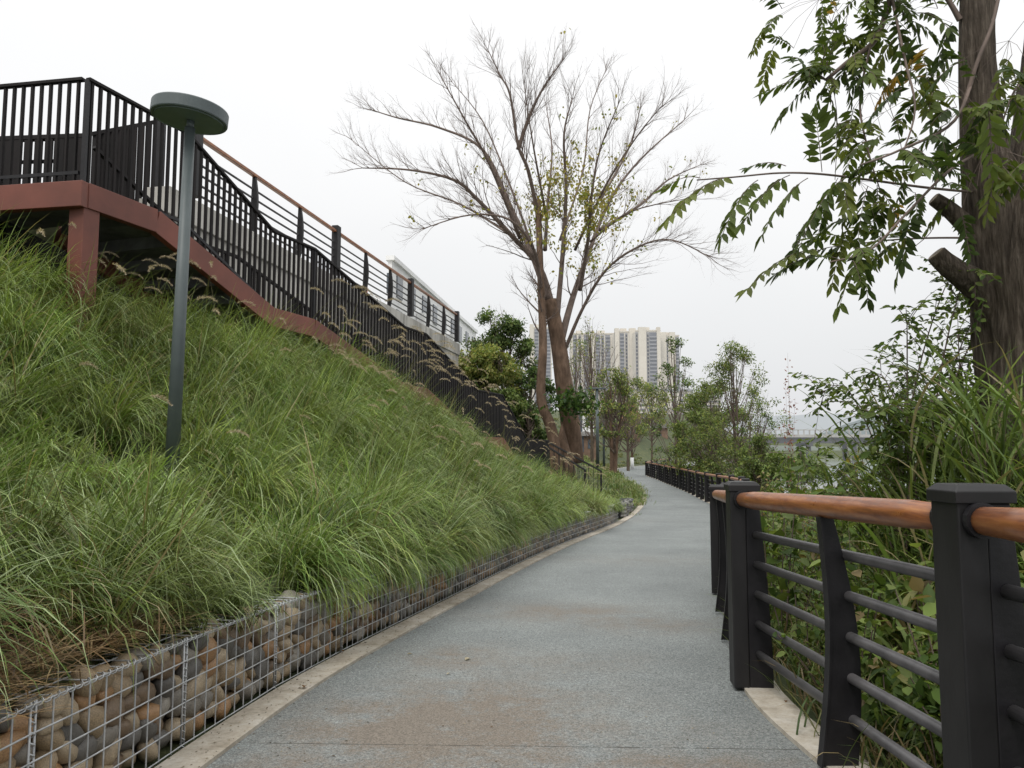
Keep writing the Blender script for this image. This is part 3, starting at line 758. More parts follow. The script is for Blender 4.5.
# ------------------------------------------------------------------ riverside railing
HP = 1.18
def post(t, c, d, h=HP, mat='postgrey', big=True):
    """c: ground point on rail line, d: direction along the rail"""
    d = Vector(d).normalized(); s = Vector((d.y, -d.x, 0))   # s: river side
    up = Vector((0,0,1)); c = Vector(c); mb = MB()
    mb.box(c - s*.045 + up*(h-.05)/2, (.088, .14, h-.05), (s, d, up))
    o = mb.build("post", M[mat], t, bevel=.006)
    pl = MB()   # curved cheek on the river side
    prof = [(.001, h-.055), (.001, 0), (.135, 0)] + [(.082 + .055*math.cos(math.pi*.5*q) - .01*q, (h-.055)*q) for q in (.15,.3,.45,.6,.75,.9,1)]
    poly = [c + s*a + up*z - d*.065 for a, z in prof]
    pl.prism(poly, d*.13); pl.build("cheek_plate", M['black'], t, bevel=.004)
    cp = MB(); z0 = h-.055; n = len(cp.v)
    w1, w2, l1, l2 = -.097, .085, .078, .078
    lo = [c + s*a + d*b + up*z0 for a, b in ((w1,-l1),(w2,-l1),(w2,l1),(w1,l1))]
    mi = [p + up*.035 for p in lo]; hi = [c + s*a + d*b + up*(z0+.055) for a, b in ((w1+.02,-l1+.02),(w2-.02,-l1+.02),(w2-.02,l1-.02),(w1+.02,l1-.02))]
    cp.v = [tuple(p) for p in lo+mi+hi]
    for k in range(4):
        j = (k+1)%4; cp.f += [[k, j, j+4, k+4], [k+4, j+4, j+8, k+8]]
    cp.f += [[3,2,1,0],[8,9,10,11]]
    cp.build("cap", M[mat], t, bevel=.003)
def blade(t, c, d, h=HP):
    d = Vector(d).normalized(); s = Vector((d.y, -d.x, 0)); up = Vector((0,0,1)); c = Vector(c)
    q = [i/12 for i in range(13)]
    L_ = [(.005 + .045*math.sin(math.pi*k) + .03*k*k, (h-.148)*k) for k in q]
    R_ = [(.16 - .07*k + .055*math.sin(math.pi*k)**1.0, (h-.148)*k) for k in q]
    for off, wd in ((-.012, .024),):
        mb = MB()
        poly = [c + s*(a-.095) + up*z for a, z in L_] + [c + s*(a-.095) + up*z for a, z in R_[::-1]]
        mb.prism([p - d*.011 for p in poly], d*.022)
        mb.build("baluster", M['black'], t, bevel=.002)
    mb = MB()   # path-side flange
    pts = [c + s*(a-.098) + up*z for a, z in L_]
    for k in range(12): mb.bar(pts[k], pts[k+1], .05, .008, up=s)
    mb.build("flange", M['black'], t)
def gp(x, y): return Vector((x, y, float(g(y)) + .02))
def panel(t, a, b, nbl, detail=True):
    a = gp(*a); b = gp(*b); d = (b-a); dn = d.normalized(); s = Vector((dn.y, -dn.x, 0)); up = Vector((0,0,1))
    # handrail
    za = HP - .105
    n = 10; pts = [a + dn*.085 + up*za + (d - dn*.17)*(k/n) for k in range(n+1)]
    mb = MB(); mb.tube([p - s*.028 for p in pts], [.04] + [.049]*(n-1) + [.04], 20 if detail else 8, True, 1.0)
    mb.build("handrail", M['wood'], t, smooth=True)
    if detail:
        for e, sg in ((pts[0], 1), (pts[-1], -1)):
            mb = MB(); mb.tube([e - s*.028 - dn*sg*.01, e - s*.028 + dn*sg*.012], .052, 20); mb.build("collar", M['black'], t, smooth=False)
    zs = [.19, .36, .53, .70, .87]
    if detail:
        for z in zs:
            mb = MB(); mb.tube([a + dn*.05 + up*z + s*.05, b - dn*.05 + up*z + s*.05], .022, 14); mb.build("bar", M['bar'], t, smooth=True)
    else:
        mb = MB()
        for z in zs: mb.tube([a + dn*.05 + up*z + s*.05, b - dn*.05 + up*z + s*.05], .02, 6)
        mb.build("bars", M['bar'], t, smooth=True)
    for k in range(nbl):
        blade(t, a + d*((k+1)/(nbl+1) - (.06 if nbl == 1 and detail else 0)), dn)
nr = thing("riverside_railing", gp(*rail_pts[1]), "nearest length of black railing with thick varnished wooden handrail and curved balusters", "railing", "riverside railings along the right edge of the path")
post(nr, gp(1.44, -.2), (0,1,0)); panel(nr, (1.44, -.2), rail_pts[1], 1)
post(nr, gp(*rail_pts[1]), (-.02,1,0)); panel(nr, rail_pts[1], rail_pts[2], 1)
post(nr, gp(*rail_pts[2]), (.08,1,0)); panel(nr, rail_pts[2], rail_pts[3], 2)
post(nr, gp(*rail_pts[3]), (.3,1,0))
fr = thing("riverside_railing", gp(*rail_pts[4]), "distant length of black railing curving left with the path towards the trees", "railing", "riverside railings along the right edge of the path")
for i in range(3, len(rail_pts)-1):
    a, b = rail_pts[i], rail_pts[i+1]
    dd = (b[0]-a[0], b[1]-a[1], 0)
    if i > 3: post(fr, gp(*a), dd)
    ln = math.hypot(*dd[:2])
    panel(fr, a, b, 1 if ln < 4 else 2, False)
post(fr, gp(*rail_pts[-1]), (.4, 1, 0))

# ------------------------------------------------------------------ staircase and deck
up = Vector((0,0,1))
def SP(px, py, z): return PZ(px, py, z)
# rail-top polyline: deck corner, deck end, then landings
def on_line(y, z): return Vector((stairX(y), y, z))
lv = [5.3, 4.55, 3.8, 2.87, 1.76]
def ysolve(px):     # where the stair line crosses this image column
    a, _ = ray(px, 300); k = SD.x/SD.y
    return (corner.x - k*corner.y) / (a - k)
ytop = [corner.y, SP(176, 132, 5.3).y, SP(266, 231, 4.55).y, SP(324, 249, 4.55).y, SP(391, 327, 3.8).y, SP(430, 334, 3.8).y, SP(472, 390, 2.87).y, SP(500, 395, 2.87).y, SP(534, 439, 1.76).y, ysolve(548)]
for i in range(1, len(ytop)):
    if ytop[i] < ytop[i-1] + .6: ytop[i] = ytop[i-1] + .6
ztop = [5.3, 5.3, 4.55, 4.55, 3.8, 3.8, 2.87, 2.87, 1.76, 1.74]
line = [on_line(y, z) for y, z in zip(ytop, ztop)]
print("stair", [(round(p.y,1), round(p.x,2)) for p in line])
WID = 1.45
st = thing("staircase", (corner.x, corner.y, gz(corner.x, corner.y)), "outdoor stair and raised deck on red steel beams climbing the grassy slope", "staircase")
dz = -1.1
FL = [p + up*dz for p in line]
dl = SL  # inward
FL[1] = on_line(ytop[1] - .42, 4.2)
FD = (PZ(0, 87, 5.3) - corner).normalized()
# deck
mb = MB(); a = FL[0]; b = FL[1]; far = 6.0  # deck run on out of view to keep light from leaking below
mb.quadbox([a + dl*.02 - up*.06, b + dl*.02 - up*.06, b + dl*far - up*.06, a + FD*far - up*.06, a + dl*.02 - up*.0, b + dl*.02, b + dl*far, a + FD*far]); mb.build("deck", M['treads'], st)
def beam(mb, a, b, w, h): mb.bar(a, b, w, h)
mb = MB(); beam(mb, FL[0] - SD*.02 - FD*.05 - up*.14, FL[0] + FD*far - SD*.02 - up*.14, .1, .27); mb.build("deck_beam", M['red'], st, bevel=.006)
sb = MB(); beam(sb, FL[0] - dl*.0 - up*.137 + SD*.035, FL[1] - up*.137 + SD*.0, .1, .268); sb.build("deck_beam", M['red'], st, bevel=.006)
mb = MB(); c0 = FL[0] + SD*.1 + dl*.07; zb_ = gz(c0.x, c0.y) - .3
mb.box((c0.x, c0.y, (zb_ + FL[0].z - .01)/2), (.2, .2, FL[0].z - .012 - zb_), (SD, -SL, up)); mb.build("column", M['red'], st, bevel=.008)
mb = MB(); c0 = FL[0] + SD*.1 + dl*3.2; zb_ = 2; mb.box((c0.x, c0.y, (zb_ + FL[0].z - .01)/2), (.2, .2, FL[0].z - .012 - zb_), (SD, -SL, up)); mb.build("column", M['red'], st, bevel=.008)
mb = MB(); beam(mb, FL[0] + dl*.2 + SD*.3 - up*.92, FL[0] + dl*3 + SD*.9 - up*.75, .1, .12); mb.build("brace", M['red'], st, bevel=.006)
for i in range(1, len(FL)-1):
    a, b = FL[i], FL[i+1]
    for off in (0, WID):
        mb = MB(); mb.bar(a + dl*off - up*.137, b + dl*off - up*.137, .09, .27); mb.build("stringer", M['red'], st, bevel=.005)
    if abs(a.z - b.z) > .1:
        n = max(4, int(round((a.z - b.z)/.155))); fl = MB()
        for k in range(n):
            q = a + (b-a)*((k+.5)/n); q.z = a.z - (a.z-b.z)*(k+1)/n + .02
            ln = (b-a).xy.length/n
            mb = MB(); mb.box(q + dl*WID/2, (WID-.1, ln+.02, .045), (-SL, SD, up)); mb.box(q + dl*WID/2 + SD*(-ln/2) + up*.07, (WID-.1, .012, .14), (-SL, SD, up)); mb.build("tread", M['treads'], st)
    else:
        mb = MB(); mb.quadbox([q for q in (a + dl*.05 - up*.06, b + dl*.05 - up*.06, b + dl*(WID-.05) - up*.06, a + dl*(WID-.05) - up*.06)] + [q + up*.06 for q in (a + dl*.05 - up*.06, b + dl*.05 - up*.06, b + dl*(WID-.05) - up*.06, a + dl*(WID-.05) - up*.06)]); mb.build("landing", M['treads'], st)
# near-black wall added to stand in for the shade under the deck
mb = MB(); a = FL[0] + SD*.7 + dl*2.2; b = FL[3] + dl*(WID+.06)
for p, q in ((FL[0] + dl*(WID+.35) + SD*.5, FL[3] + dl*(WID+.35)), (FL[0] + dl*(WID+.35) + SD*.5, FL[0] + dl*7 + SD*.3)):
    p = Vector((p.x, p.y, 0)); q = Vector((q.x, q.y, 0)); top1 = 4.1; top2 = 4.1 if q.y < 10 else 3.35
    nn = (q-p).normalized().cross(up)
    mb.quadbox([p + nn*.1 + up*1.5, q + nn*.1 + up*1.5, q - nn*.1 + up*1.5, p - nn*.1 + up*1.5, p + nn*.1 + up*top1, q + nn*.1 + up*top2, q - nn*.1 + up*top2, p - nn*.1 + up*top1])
mb.build("shade_wall", M['dark'], st)

def slat_railing(t, pts, spacing=.108, w=.025, dpt=.032, rail=.05, h=1.1, bot=True, newels=()):
    for a, b in zip(pts[:-1], pts[1:]):
        a, b = Vector(a), Vector(b)
        mb = MB(); mb.bar(a, b, .06, .035); mb.build("top_rail", M['blackwood'], t, bevel=.004)
        if bot: mb = MB(); mb.bar(a - up*(h-.1), b - up*(h-.1), .035, .035); mb.build("bottom_rail", M['black'], t)
        L = (b-a).xy.length; n = max(1, int(L/spacing)); hd = Vector(((b-a).x, (b-a).y, 0)).normalized(); pr = Vector((hd.y, -hd.x, 0))
        for k in range(n):
            p = a + (b-a)*((k+.5)/n)
            mb = MB(); mb.box(p - up*(h/2 + .012), (dpt, w, h-.024), (pr, hd, up)); mb.build("baluster", M['blackwood'], t)
    for p in newels:
        mb = MB(); mb.box(Vector(p) - up*(h/2+.01), (.042, .042, h)); mb.build("newel", M['black'], t)
dr_ = thing("deck_railing", FL[0], "dark slatted railing along the front of the raised deck at the top left", "railing")
slat_railing(dr_, [line[0] + FD*4.4, line[0] + FD*.05])
segs = [("dark slatted railing of the uppermost stair flight behind the disc lamp", [0,1,2,3]), ("dark slatted railing of the second flight, above the tan seed plumes", [3,4,5]), ("dark slatted railing of the third flight down the slope", [5,6,7]), ("dark slatted railing of the lowest flight, ending near the bare tree", [7,8,9])]
for si_, (lab, ids) in enumerate(segs):
    t = thing("stair_railing", FL[ids[0]], lab, "railing", "slatted railings down the path side of the stair")
    slat_railing(t, [line[k] for k in ids], h=1.22, w=(.03, .045, .062, .075)[si_], bot=(ids[0] == 0), newels=[line[ids[0]]])
# far side railings
t = thing("inner_stair_railing", FL[1] + SL*WID, "inner dark slatted railing on the hill side of the stair", "railing")
ip = [p + SL*WID for p in line[1:]]
mbs = []
for a, b in zip(ip[:-1], ip[1:]):
    mb = MB(); mb.bar(a, b, .06, .04); mb.build("top_rail", M['blackwood'], t)
mb = MB()
for a, b in zip(ip[:-1], ip[1:]):
    n = max(1, int((b-a).xy.length/.15)); 
    for k in range(n):
        p = a + (b-a)*((k+.5)/n); mb.box(p - up*.56, (.03, .03, 1.1))
o = mb.build("balusters", M['blackwood'], t); o["kind"] = "stuff"
t = thing("board_fence", FL[0] + SL*WID, "fence of wide dark boards behind the raised deck railing", "fence")
a = PZ(87, 136.5, 5.3); b = PZ(-70, 142, 5.3); FB = (b-a).normalized(); FP = Vector((-FB.y, FB.x, 0))
mb = MB(); mb.bar(a, b, .09, .05); mb.build("top_rail", M['blackwood'], t)
mb = MB(); mb.bar(a - up*.3, b - up*.3, .03, .04); mb.bar(a - up*.6, b - up*.6, .03, .04); mb.bar(a - up*.85, b - up*.85, .03, .04); mb.build("cross_rail", M['black'], t)
k = 0.0
while k < (b-a).length - .1:
    mb = MB(); mb.box(a + FB*(k+.06) - up*.56 + FP*.03, (.1 if k > .32 else .128, .02, 1.08), (FB, FP, up)); mb.build("board", M['blackwood'], t); k += .135
t = thing("screen_fence", P(92, 200, 11), "tall dark board screen sloping up beside the upper walkway post", "fence")
a = P(92, 134, 11.0); b = P(160, 121, 11.6)
mb = MB(); mb.bar(a, b, .05, .05); mb.build("top_rail", M['blackwood'], t)
n = 9
for k in range(n):
    p = a + (b-a)*((k+.5)/n); mb = MB(); mb.box(p - up*.75, (.085, .03, 1.46)); mb.build("board", M['blackwood'], t)
mb = MB(); mb.box(b - up*.8, (.14, .14, 1.75)); mb.build("post", M['black'], t)

# ------------------------------------------------------------------ handrail at the stair foot
fh = thing("foot_handrail", PG(600, 503)[0:2] + (float(g(28)),), "thin black metal handrail descending from the stair foot beside the bare tree", "railing")
hA = P(546, 441, 24.3); hB = P(601, 471, 27.2)
hC = P(585, 470, 25.6); hA2 = P(548, 447, 23.4)
for (a, b, nn) in ((hA, hB, 11), (hA2, hC, 8)):
    mb = MB(); mb.bar(a, b, .045, .045); mb.build("top_rail", M['black'], fh)
    mb = MB(); mb.bar(a - up*.75, b - up*.95, .03, .03); mb.build("bottom_rail", M['black'], fh)
    for k in range(nn):
        p = a + (b-a)*((k+.3)/nn); mb = MB(); mb.box(p - up*.5, (.018, .018, .98)); mb.build("baluster", M['black'], fh)
    for p in (a, b):
        mb = MB(); mb.box(p - up*.62, (.06, .06, 1.25)); mb.build("post", M['black'], fh)

# ------------------------------------------------------------------ upper walkway: retaining wall, slab, railing
W0 = PZ(203, 140, 6.5); W1 = PZ(457, 315, 6.5)
wd = (W1 - W0).normalized(); wl = Vector((-wd.y, wd.x, 0))
W00 = W0 - wd*.9
ww = thing("retaining_wall", (W0.x, W0.y, 0), "stained pale concrete retaining wall carrying the upper walkway", "wall")
mb = MB(); a = W00; b = W1 + wd*.25
def zz(p, z): return Vector((p.x, p.y, z))
mb.quadbox([zz(a, 1), zz(b, -.5), zz(b + wl*.35, -.5), zz(a + wl*.35, 1), zz(a, 5.0), zz(b, 5.0), zz(b + wl*.35, 5.0), zz(a + wl*.35, 5.0)]); mb.build("wall", M['concrete'], ww)
mb = MB(); e = -wl*.06
mb.quadbox([zz(a+e, 5.0), zz(b+e, 5.0), zz(b + wl*.4, 5.0), zz(a + wl*.4, 5.0), zz(a+e, 5.42), zz(b+e, 5.42), zz(b + wl*.4, 5.42), zz(a + wl*.4, 5.42)]); mb.build("coping", M['concrete'], ww, bevel=.01)
n = 8
for k in range(1, n):
    q = a + (b-a)*(k/n) + e; mb = MB(); mb.box(zz(q, 5.21) , (.02, .012, .42), (wl, wd, up)); mb.build("joint", M['dark'], ww)
mb = MB(); mb.quadbox([zz(a + wl*.4, 4.9), zz(b + wl*.4, 4.9), zz(b + wl*12, 4.9), zz(a + wl*12, 4.9), zz(a + wl*.4, 5.25), zz(b + wl*.4, 5.25), zz(b + wl*12, 5.25), zz(a + wl*12, 5.25)])
tag(mb.build("walkway_slab", M['concrete']), kind="structure")
ur = thing("walkway_railing", W0, "railing with brown handrail and five bars along the upper walkway above the stair", "railing")
W0p = W0 - wd*.2
mb = MB(); mb.bar(W0p, W1, .085, .06); mb.build("handrail", M['wood'], ur, bevel=.01)
for z in (.25, .42, .59, .76, .93):
    mb = MB(); mb.tube([W0p - up*z + wl*.03, W1 - up*z + wl*.03], .02, 6); mb.build("bar", M['bar'], ur, smooth=True)
Ltot = (W1 - W0p).length; npan = 4*2
for k in range(0, 10):
    p = W0p + (W1-W0p)*(k/9)
    if k % 3 == 0:
        mb = MB(); mb.box(p - up*.5 + up*.06, (.15, .2, 1.15), (wl, wd, up)); mb.build("post", M['postgrey'], ur, bevel=.006)
    else:
        mb = MB(); poly = []
        q_ = [i/8 for i in range(9)]
        for i in q_: poly.append(p - wl*(.02 + .06*math.sin(math.pi*i)) - up*1.08*i)
        for i in q_[::-1]: poly.append(p + wl*(.03 + .04*i) - up*1.08*i)
        mb.prism([v - wd*.03 for v in poly], wd*.06); mb.build("baluster", M['postgrey'], ur)
op = P(366, 266, 20.6)
mt = thing("orange_marker_post", (op.x, op.y, 5.3), "slim orange-red post standing behind the upper walkway railing", "post")
mb = MB(); mb.tube([(op.x, op.y, 5.25), (op.x, op.y, 6.22)], .055, 12); mb.build("shaft", M['orange'], mt, smooth=True)
mb = MB(); mb.tube([(op.x, op.y, 6.22), (op.x, op.y, 6.27)], [.065, .04], 12); mb.build("cap", M['postgrey'], mt)

# white building on the upper level
q0 = PZ(392, 258, 8.9); q1 = PZ(476, 332, 8.9)
wb = thing("white_building", (q0.x, q0.y, 5.2), "white two-storey building with small dark windows behind the upper walkway", "building")
bd = (q1-q0).normalized(); bl = Vector((-bd.y, bd.x, 0))
mb = MB(); mb.quadbox([zz(q0, 2), zz(q1, 2), zz(q1 + bl*.16, 2), zz(q0 + bl*.16, 2), zz(q0, 8.8), zz(q1, 8.8), zz(q1 + bl*.16, 8.8), zz(q0 + bl*.16, 8.8)]); mb.build("wall", M['white'], wb)
mb = MB(); mb.quadbox([zz(q0 - bl*.12 - bd*.1, 8.8), zz(q1 - bl*.12, 8.8), zz(q1 + bl*.22, 8.8), zz(q0 + bl*.22 - bd*.1, 8.8), zz(q0 - bl*.12 - bd*.1, 8.98), zz(q1 - bl*.12, 8.98), zz(q1 + bl*.22, 8.98), zz(q0 + bl*.22 - bd*.1, 8.98)]); mb.build("roof", M['white'], wb)
Lb = (q1-q0).length
for fz in (6.1, 7.5):
    for k in range(9):
        c = q0 + bd*(Lb*(k+.5)/9); 
        mb = MB(); mb.box(zz(c - bl*.02, fz + .45), (.06, .8, .9), (bl, bd, up)); f = mb.build("window", M['window'], wb)
mb = MB()
c = q0 - bd*.03 + bl*.08
for fz in (6.0, 7.4): mb = MB(); mb.box(zz(c, fz+.5), (.2, .08, .8), (bl, bd, up)); mb.build("window", M['window'], wb)
for k in (2, 5): mb = MB(); mb.box(zz(q0 + bd*(Lb*(k)/9) - bl*.2, 7.15), (.35, .8, .55), (bl, bd, up)); mb.build("air_conditioner", M['white'], wb)

# ------------------------------------------------------------------ trees
def catmull(pts, n=6):
    pts = [Vector(p) for p in pts]; out = []
    for i in range(len(pts)-1):
        p0 = pts[max(i-1, 0)]; p1 = pts[i]; p2 = pts[i+1]; p3 = pts[min(i+2, len(pts)-1)]
        for k in range(n):
            t = k/n; out.append(.5*((2*p1) + (p2-p0)*t + (2*p0-5*p1+4*p2-p3)*t*t + (3*p1-p0-3*p2+p3)*t**3))
    out.append(pts[-1]); return out
def rv(): return Vector((random.gauss(0,1), random.gauss(0,1), random.gauss(0,1)))
def grow(mb, p, d, L, r, level, tips, upb=.25, spread=.75, kids=(0, 6, 5, 4), wob=.12, sides=(3, 3, 4, 5), mbs=None, gap=.2):
    n = 5 if level < 2 else 7
    pts = [Vector(p)]; d = Vector(d).normalized()
    for k in range(n):
        d = (d + rv()*wob + Vector((0,0,upb*.12))).normalized(); pts.append(pts[-1] + d*(L/n))
    rr = [r*(1 - .8*k/n) for k in range(n+1)]
    mb.tube(pts, rr, sides[min(level, 3)], False)
    tips.append((pts[-1], d, level))
    if level > 0:
        for c in range(kids[min(level, 3)]):
            u = gap + (1-gap)*random.random(); i = min(int(u*n), n-1); q = pts[i] + (pts[i+1]-pts[i])*(u*n-i)
            t = (pts[i+1]-pts[i]).normalized(); pr = rv(); pr = (pr - t*pr.dot(t)).normalized()
            nd = (t*(1-spread*.45) + pr*spread*random.uniform(.5, 1) + Vector((0,0,upb))).normalized()
            grow(mb, q, nd, L*random.uniform(.35, .62)*(1.15-u*.4), rr[i]*.55, level-1, tips, upb, spread, kids, wob, sides, gap=gap)

# big bare tree
D0 = 28.0
bt = thing("bare_tree", (P(560, 476, D0).x, D0, gz(P(560, 476, D0).x, D0)), "big leafless tree with several tan trunks and a wide fan of fine twigs", "tree")
def B(px, py, dy=0): return P(px, py, D0 + dy)
trunk = MB()
def limb(mb, pts, r0, r1, sides=12, jit=0):
    c = catmull(pts, 5); n = len(c); mb.tube(c, [r0 + (r1-r0)*(k/(n-1))**.8 for k in range(n)], sides); return c
M1 = [B(556, 492), B(556, 462), B(551, 428), B(541, 398), B(543, 346), B(541, 289, .3), B(538, 200, .8)]
M1c = limb(trunk, M1, .27, .11, 14)
M2_ = [B(573, 462, 1.5), B(571, 430, 1.3), B(564, 385, .9), B(558, 341, .8), B(550, 300, .8)]
M2c = limb(trunk, M2_, .43, .26, 14)
trunk.tube([B(564, 480, .8), B(563, 462, .9), B(562, 440, .9), B(562, 424, .95)], [.5, .4, .2, .02], 14)
trunk.build("trunk", M['barktan'], bt, smooth=True)
limbs = MB(); LB = []
def LM(r0, r1, *p): LB.append((limb(limbs, [B(*q) for q in p], r0*.6, r1*.35, 9), r0*.6, r1*.35))
LM(.24, .05, (553,310,.8), (540,268,1), (512,236,0), (478,200,-1), (454,180,-1.5), (410,170,-2), (363,168,-2.5))
LM(.2, .05, (548,300,.8), (530,250,1.5), (510,205,2.5), (483,150,3), (440,128,3.5), (398,118,4), (372,110,4))
LM(.2, .05, (556,330,.8), (563,250,.5), (566,190,0), (564,135,-1), (572,100,-1.4))
LM(.26, .05, (560,345,.8), (572,300,1.2), (588,255,2), (610,200,3), (640,160,3.6), (684,120,4))
LM(.13, .04, (565,350,.8), (582,310,0), (606,270,-1), (640,246,-2), (672,240,-2.5), (708,256,-3))
LM(.15, .04, (538,215,.8), (528,170,0), (518,145,-.5), (510,95,-1), (500,75,-1), (488,50,-1))
LM(.15, .04, (518,150,-.4), (530,115,-.8), (545,85,-1), (562,62,-1.5))
LM(.15, .04, (580,290,1), (588,240,-.5), (592,192,-1.5), (600,150,-2), (618,105,-3))
LM(.14, .04, (545,250,.8), (548,200,2), (552,150,3), (546,105,4))
LM(.13, .04, (541,289,.3), (534,250,-1), (510,220,-2.4), (470,215,-3), (425,228,-3.6))
LM(.15, .04, (600,230,2.5), (640,205,4), (668,180,5), (700,165,6))
LM(.13, .035, (520,238,0), (490,165,-2), (465,120,-3), (440,75,-3.5))
LM(.1, .03, (530,240,1), (508,180,2), (482,120,3), (452,82,3.6))
LM(.1, .03, (547,220,1), (534,150,-1), (524,85,-2))
LM(.1, .03, (575,250,1), (606,185,-1), (638,135,-2), (662,106,-3))
LM(.09, .03, (590,242,1), (630,212,0), (690,198,-1))
LM(.09, .03, (512,236,0), (462,205,1.5), (405,182,2.5), (352,140,3))
LM(.09, .03, (560,240,1), (583,170,3), (590,110,4), (606,70,5))
LM(.12, .035, (600,200,2.6), (628,150,4.4), (640,110,5))
limbs.build("limb", M['twig'], bt, smooth=True)
tw = MB(); tips = []
cx = B(560, 260, .8)
for c, r0, r1 in LB + [(M1c[-12:], .15, .1)]:
    n = len(c)
    for k in range(int(n*.22), n):
        for rep in range(2):
            t = (c[min(k+1, n-1)] - c[k-1]).normalized(); pr = rv(); pr = (pr - t*pr.dot(t)).normalized()
            out = (c[k] - cx); out = out.normalized() if out.length > .1 else Vector((0,0,1))
            d = t*.7 + pr*.6 + out*.35 + Vector((0,0,.22)); rr = r0 + (r1-r0)*(k/(n-1))**.8
            L = random.uniform(.9, 2.5)*(1.0 - .4*k/n)
            grow(tw, c[k], d, L, max(rr*.28, .0105), 2, tips, upb=.2, spread=.62, kids=(0, 5, 5, 4), wob=.1)
    grow(tw, c[-1], (c[-1]-c[-2]), 1.2, .014, 2, tips, upb=.15, spread=.6, kids=(0, 3, 5, 4), wob=.12)
tw.build("twigs", M['twig'], bt, smooth=True)["kind"] = "stuff"
# remaining yellow-green leaves
cand = [t for t in tips if t[2] <= 1]
sel = []
for p, d, l in cand:
    u = (p.x/p.y)*F + 512; v = 384 - F*(((p.z-EYE)/p.y) - math.tan(TH))/(1+((p.z-EYE)/p.y)*math.tan(TH))
    k = math.exp(-((u-588)/38)**2 - ((v-215)/42)**2)*.35 + math.exp(-((u-560)/30)**2 - ((v-200)/30)**2)*.2 + .0012
    if random.random() < k: sel.append(p)
Pt = np.array([p for p in sel for _ in range(5)]) + R.normal(0, .12, (len(sel)*5, 3)); n_ = len(Pt)
V, Fc, C = leaf_arrays(Pt, rdir(n_, -.8), rdir(n_, .5), R.uniform(.09, .17, n_), R.uniform(.06, .1, n_), mixcols(n_, [(.3,.27,.05), (.2,.24,.05), (.36,.3,.08)], None, .2))
npmesh("leaves", V, [Fc], M['leaf'], bt, C)["kind"] = "stuff"
# epicormic leafy tuft on trunk
n_ = 420; c0 = B(573, 402, -.3); Pt = np.array(c0) + R.normal(0, 1, (n_, 3))*np.array([.42, .35, .28])
V, Fc, C = leaf_arrays(Pt, rdir(n_, -.2), rdir(n_, 1), R.uniform(.14, .28, n_), R.uniform(.08, .13, n_), mixcols(n_, [(.06,.11,.03), (.09,.15,.035), (.04,.08,.025)], None, .3))
npmesh("leaf_tuft", V, [Fc], M['leaf'], bt, C)["kind"] = "stuff"

_lt = None
def leafy_tree(base, height, crx, crz, label, leaf=.12, nleaf=6000, cols=None, name="tree", barkm='barkgrey', blobs=26, r=.12, cbase=.3, group=None, sparse=1.0, seed=0, cat="tree", stems=1, lean=(0,0), trans='leaf', blobr=.22):
    rs = np.random.default_rng(seed+100); random.seed(seed+50); blobs = int(blobs*1.7); blobr *= .88; cols = [tuple(v*1.7 for v in c) for c in cols]  # leaf colours lifted to paint in the paleness of distant haze
    base = Vector(base); t = thing(name, base, label, cat, group)
    tk = MB(); br_ = MB(); cents = []
    H = height
    tops = []
    for s in range(stems):
        o = Vector((random.uniform(-.3,.3), random.uniform(-.3,.3), 0))*(0 if stems == 1 else r*6)
        q = [base + o*.5 - Vector((0,0,.4)), base + o + Vector((0,0,H*.25)), base + o*2.2 + Vector((lean[0]*.5, lean[1]*.5, H*.55)), base + o*4 + Vector((lean[0], lean[1], H*.88))]
        c = catmull(q, 5); n = len(c); tk.tube(c, [r*(1-.85*k/(n-1)) for k in range(n)], 9); tops.append(c)
    tk.build("trunk", M[barkm], t, smooth=True)
    for k in range(blobs):
        u = random.random()**.8; zc = H*(cbase + (1-cbase)*u); w = math.sin(math.pi*min(1, .18 + .78*u))**.8
        a = random.uniform(0, 6.283); rr = crx*w*math.sqrt(random.uniform(.1, 1))
        c = base + Vector((lean[0]*u + rr*math.cos(a), lean[1]*u + rr*math.sin(a), zc)); cents.append((c, random.uniform(.6, 1.25)))
        tc_ = random.choice(tops); s = tc_[min(int((cbase*.7 + .75*u*(1-cbase))*len(tc_)), len(tc_)-2)]
        mid = (s + c)/2 + Vector((0,0,-.08*H*random.random())); cc = catmull([s, mid, c], 4)
        br_.tube(cc, [r*.3*(1-.75*i/(len(cc)-1)) for i in range(len(cc))], 5, False)
        for _ in range(4): dd = rv()*.5 + Vector((0,0,.5)); grow(br_, c - (c-mid)*random.random()*.5, dd, crx*.4, r*.07, 1, [], kids=(0,3,3,3))
    br_.build("branches", M['twig'], t, smooth=True)
    ac = Acc(); ctr = base + Vector((lean[0]*.5, lean[1]*.5, H*.6))
    for c, sz in cents:
        n_ = int(nleaf*1.9/blobs*sz*sparse); rad_ = crx*blobr*1.6*sz
        d = rs.normal(size=(n_, 3)); d /= np.linalg.norm(d, axis=1, keepdims=True); d = d*(rs.random((n_, 1))**.45)*np.array([rad_, rad_, rad_*.7])
        # uneven: carve with noise
        keep = np.array([mn.noise(Vector((*((np.array(c)+q)*(1.7/crx)*1.4),))) > -.02 for q in d]); d = d[keep]; n_ = len(d)
        if n_ == 0: continue
        col = mixcols(n_, cols, None, .3, rs); sh = np.clip(.75 + .5*d[:, 2:3]/rad_, .45, 1.25)  # low leaves darkened, clump shading painted into the tint
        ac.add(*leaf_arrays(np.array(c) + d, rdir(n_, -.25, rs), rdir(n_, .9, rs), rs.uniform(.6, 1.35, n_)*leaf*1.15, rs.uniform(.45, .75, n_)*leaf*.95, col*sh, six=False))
    ac.build("crown", M[trans], t)["kind"] = "stuff"
    return t
DG = [(.05,.085,.028), (.075,.12,.038), (.035,.065,.022), (.1,.15,.045)]
MG = [(.09,.13,.04), (.13,.18,.055), (.065,.10,.032), (.17,.20,.075)]
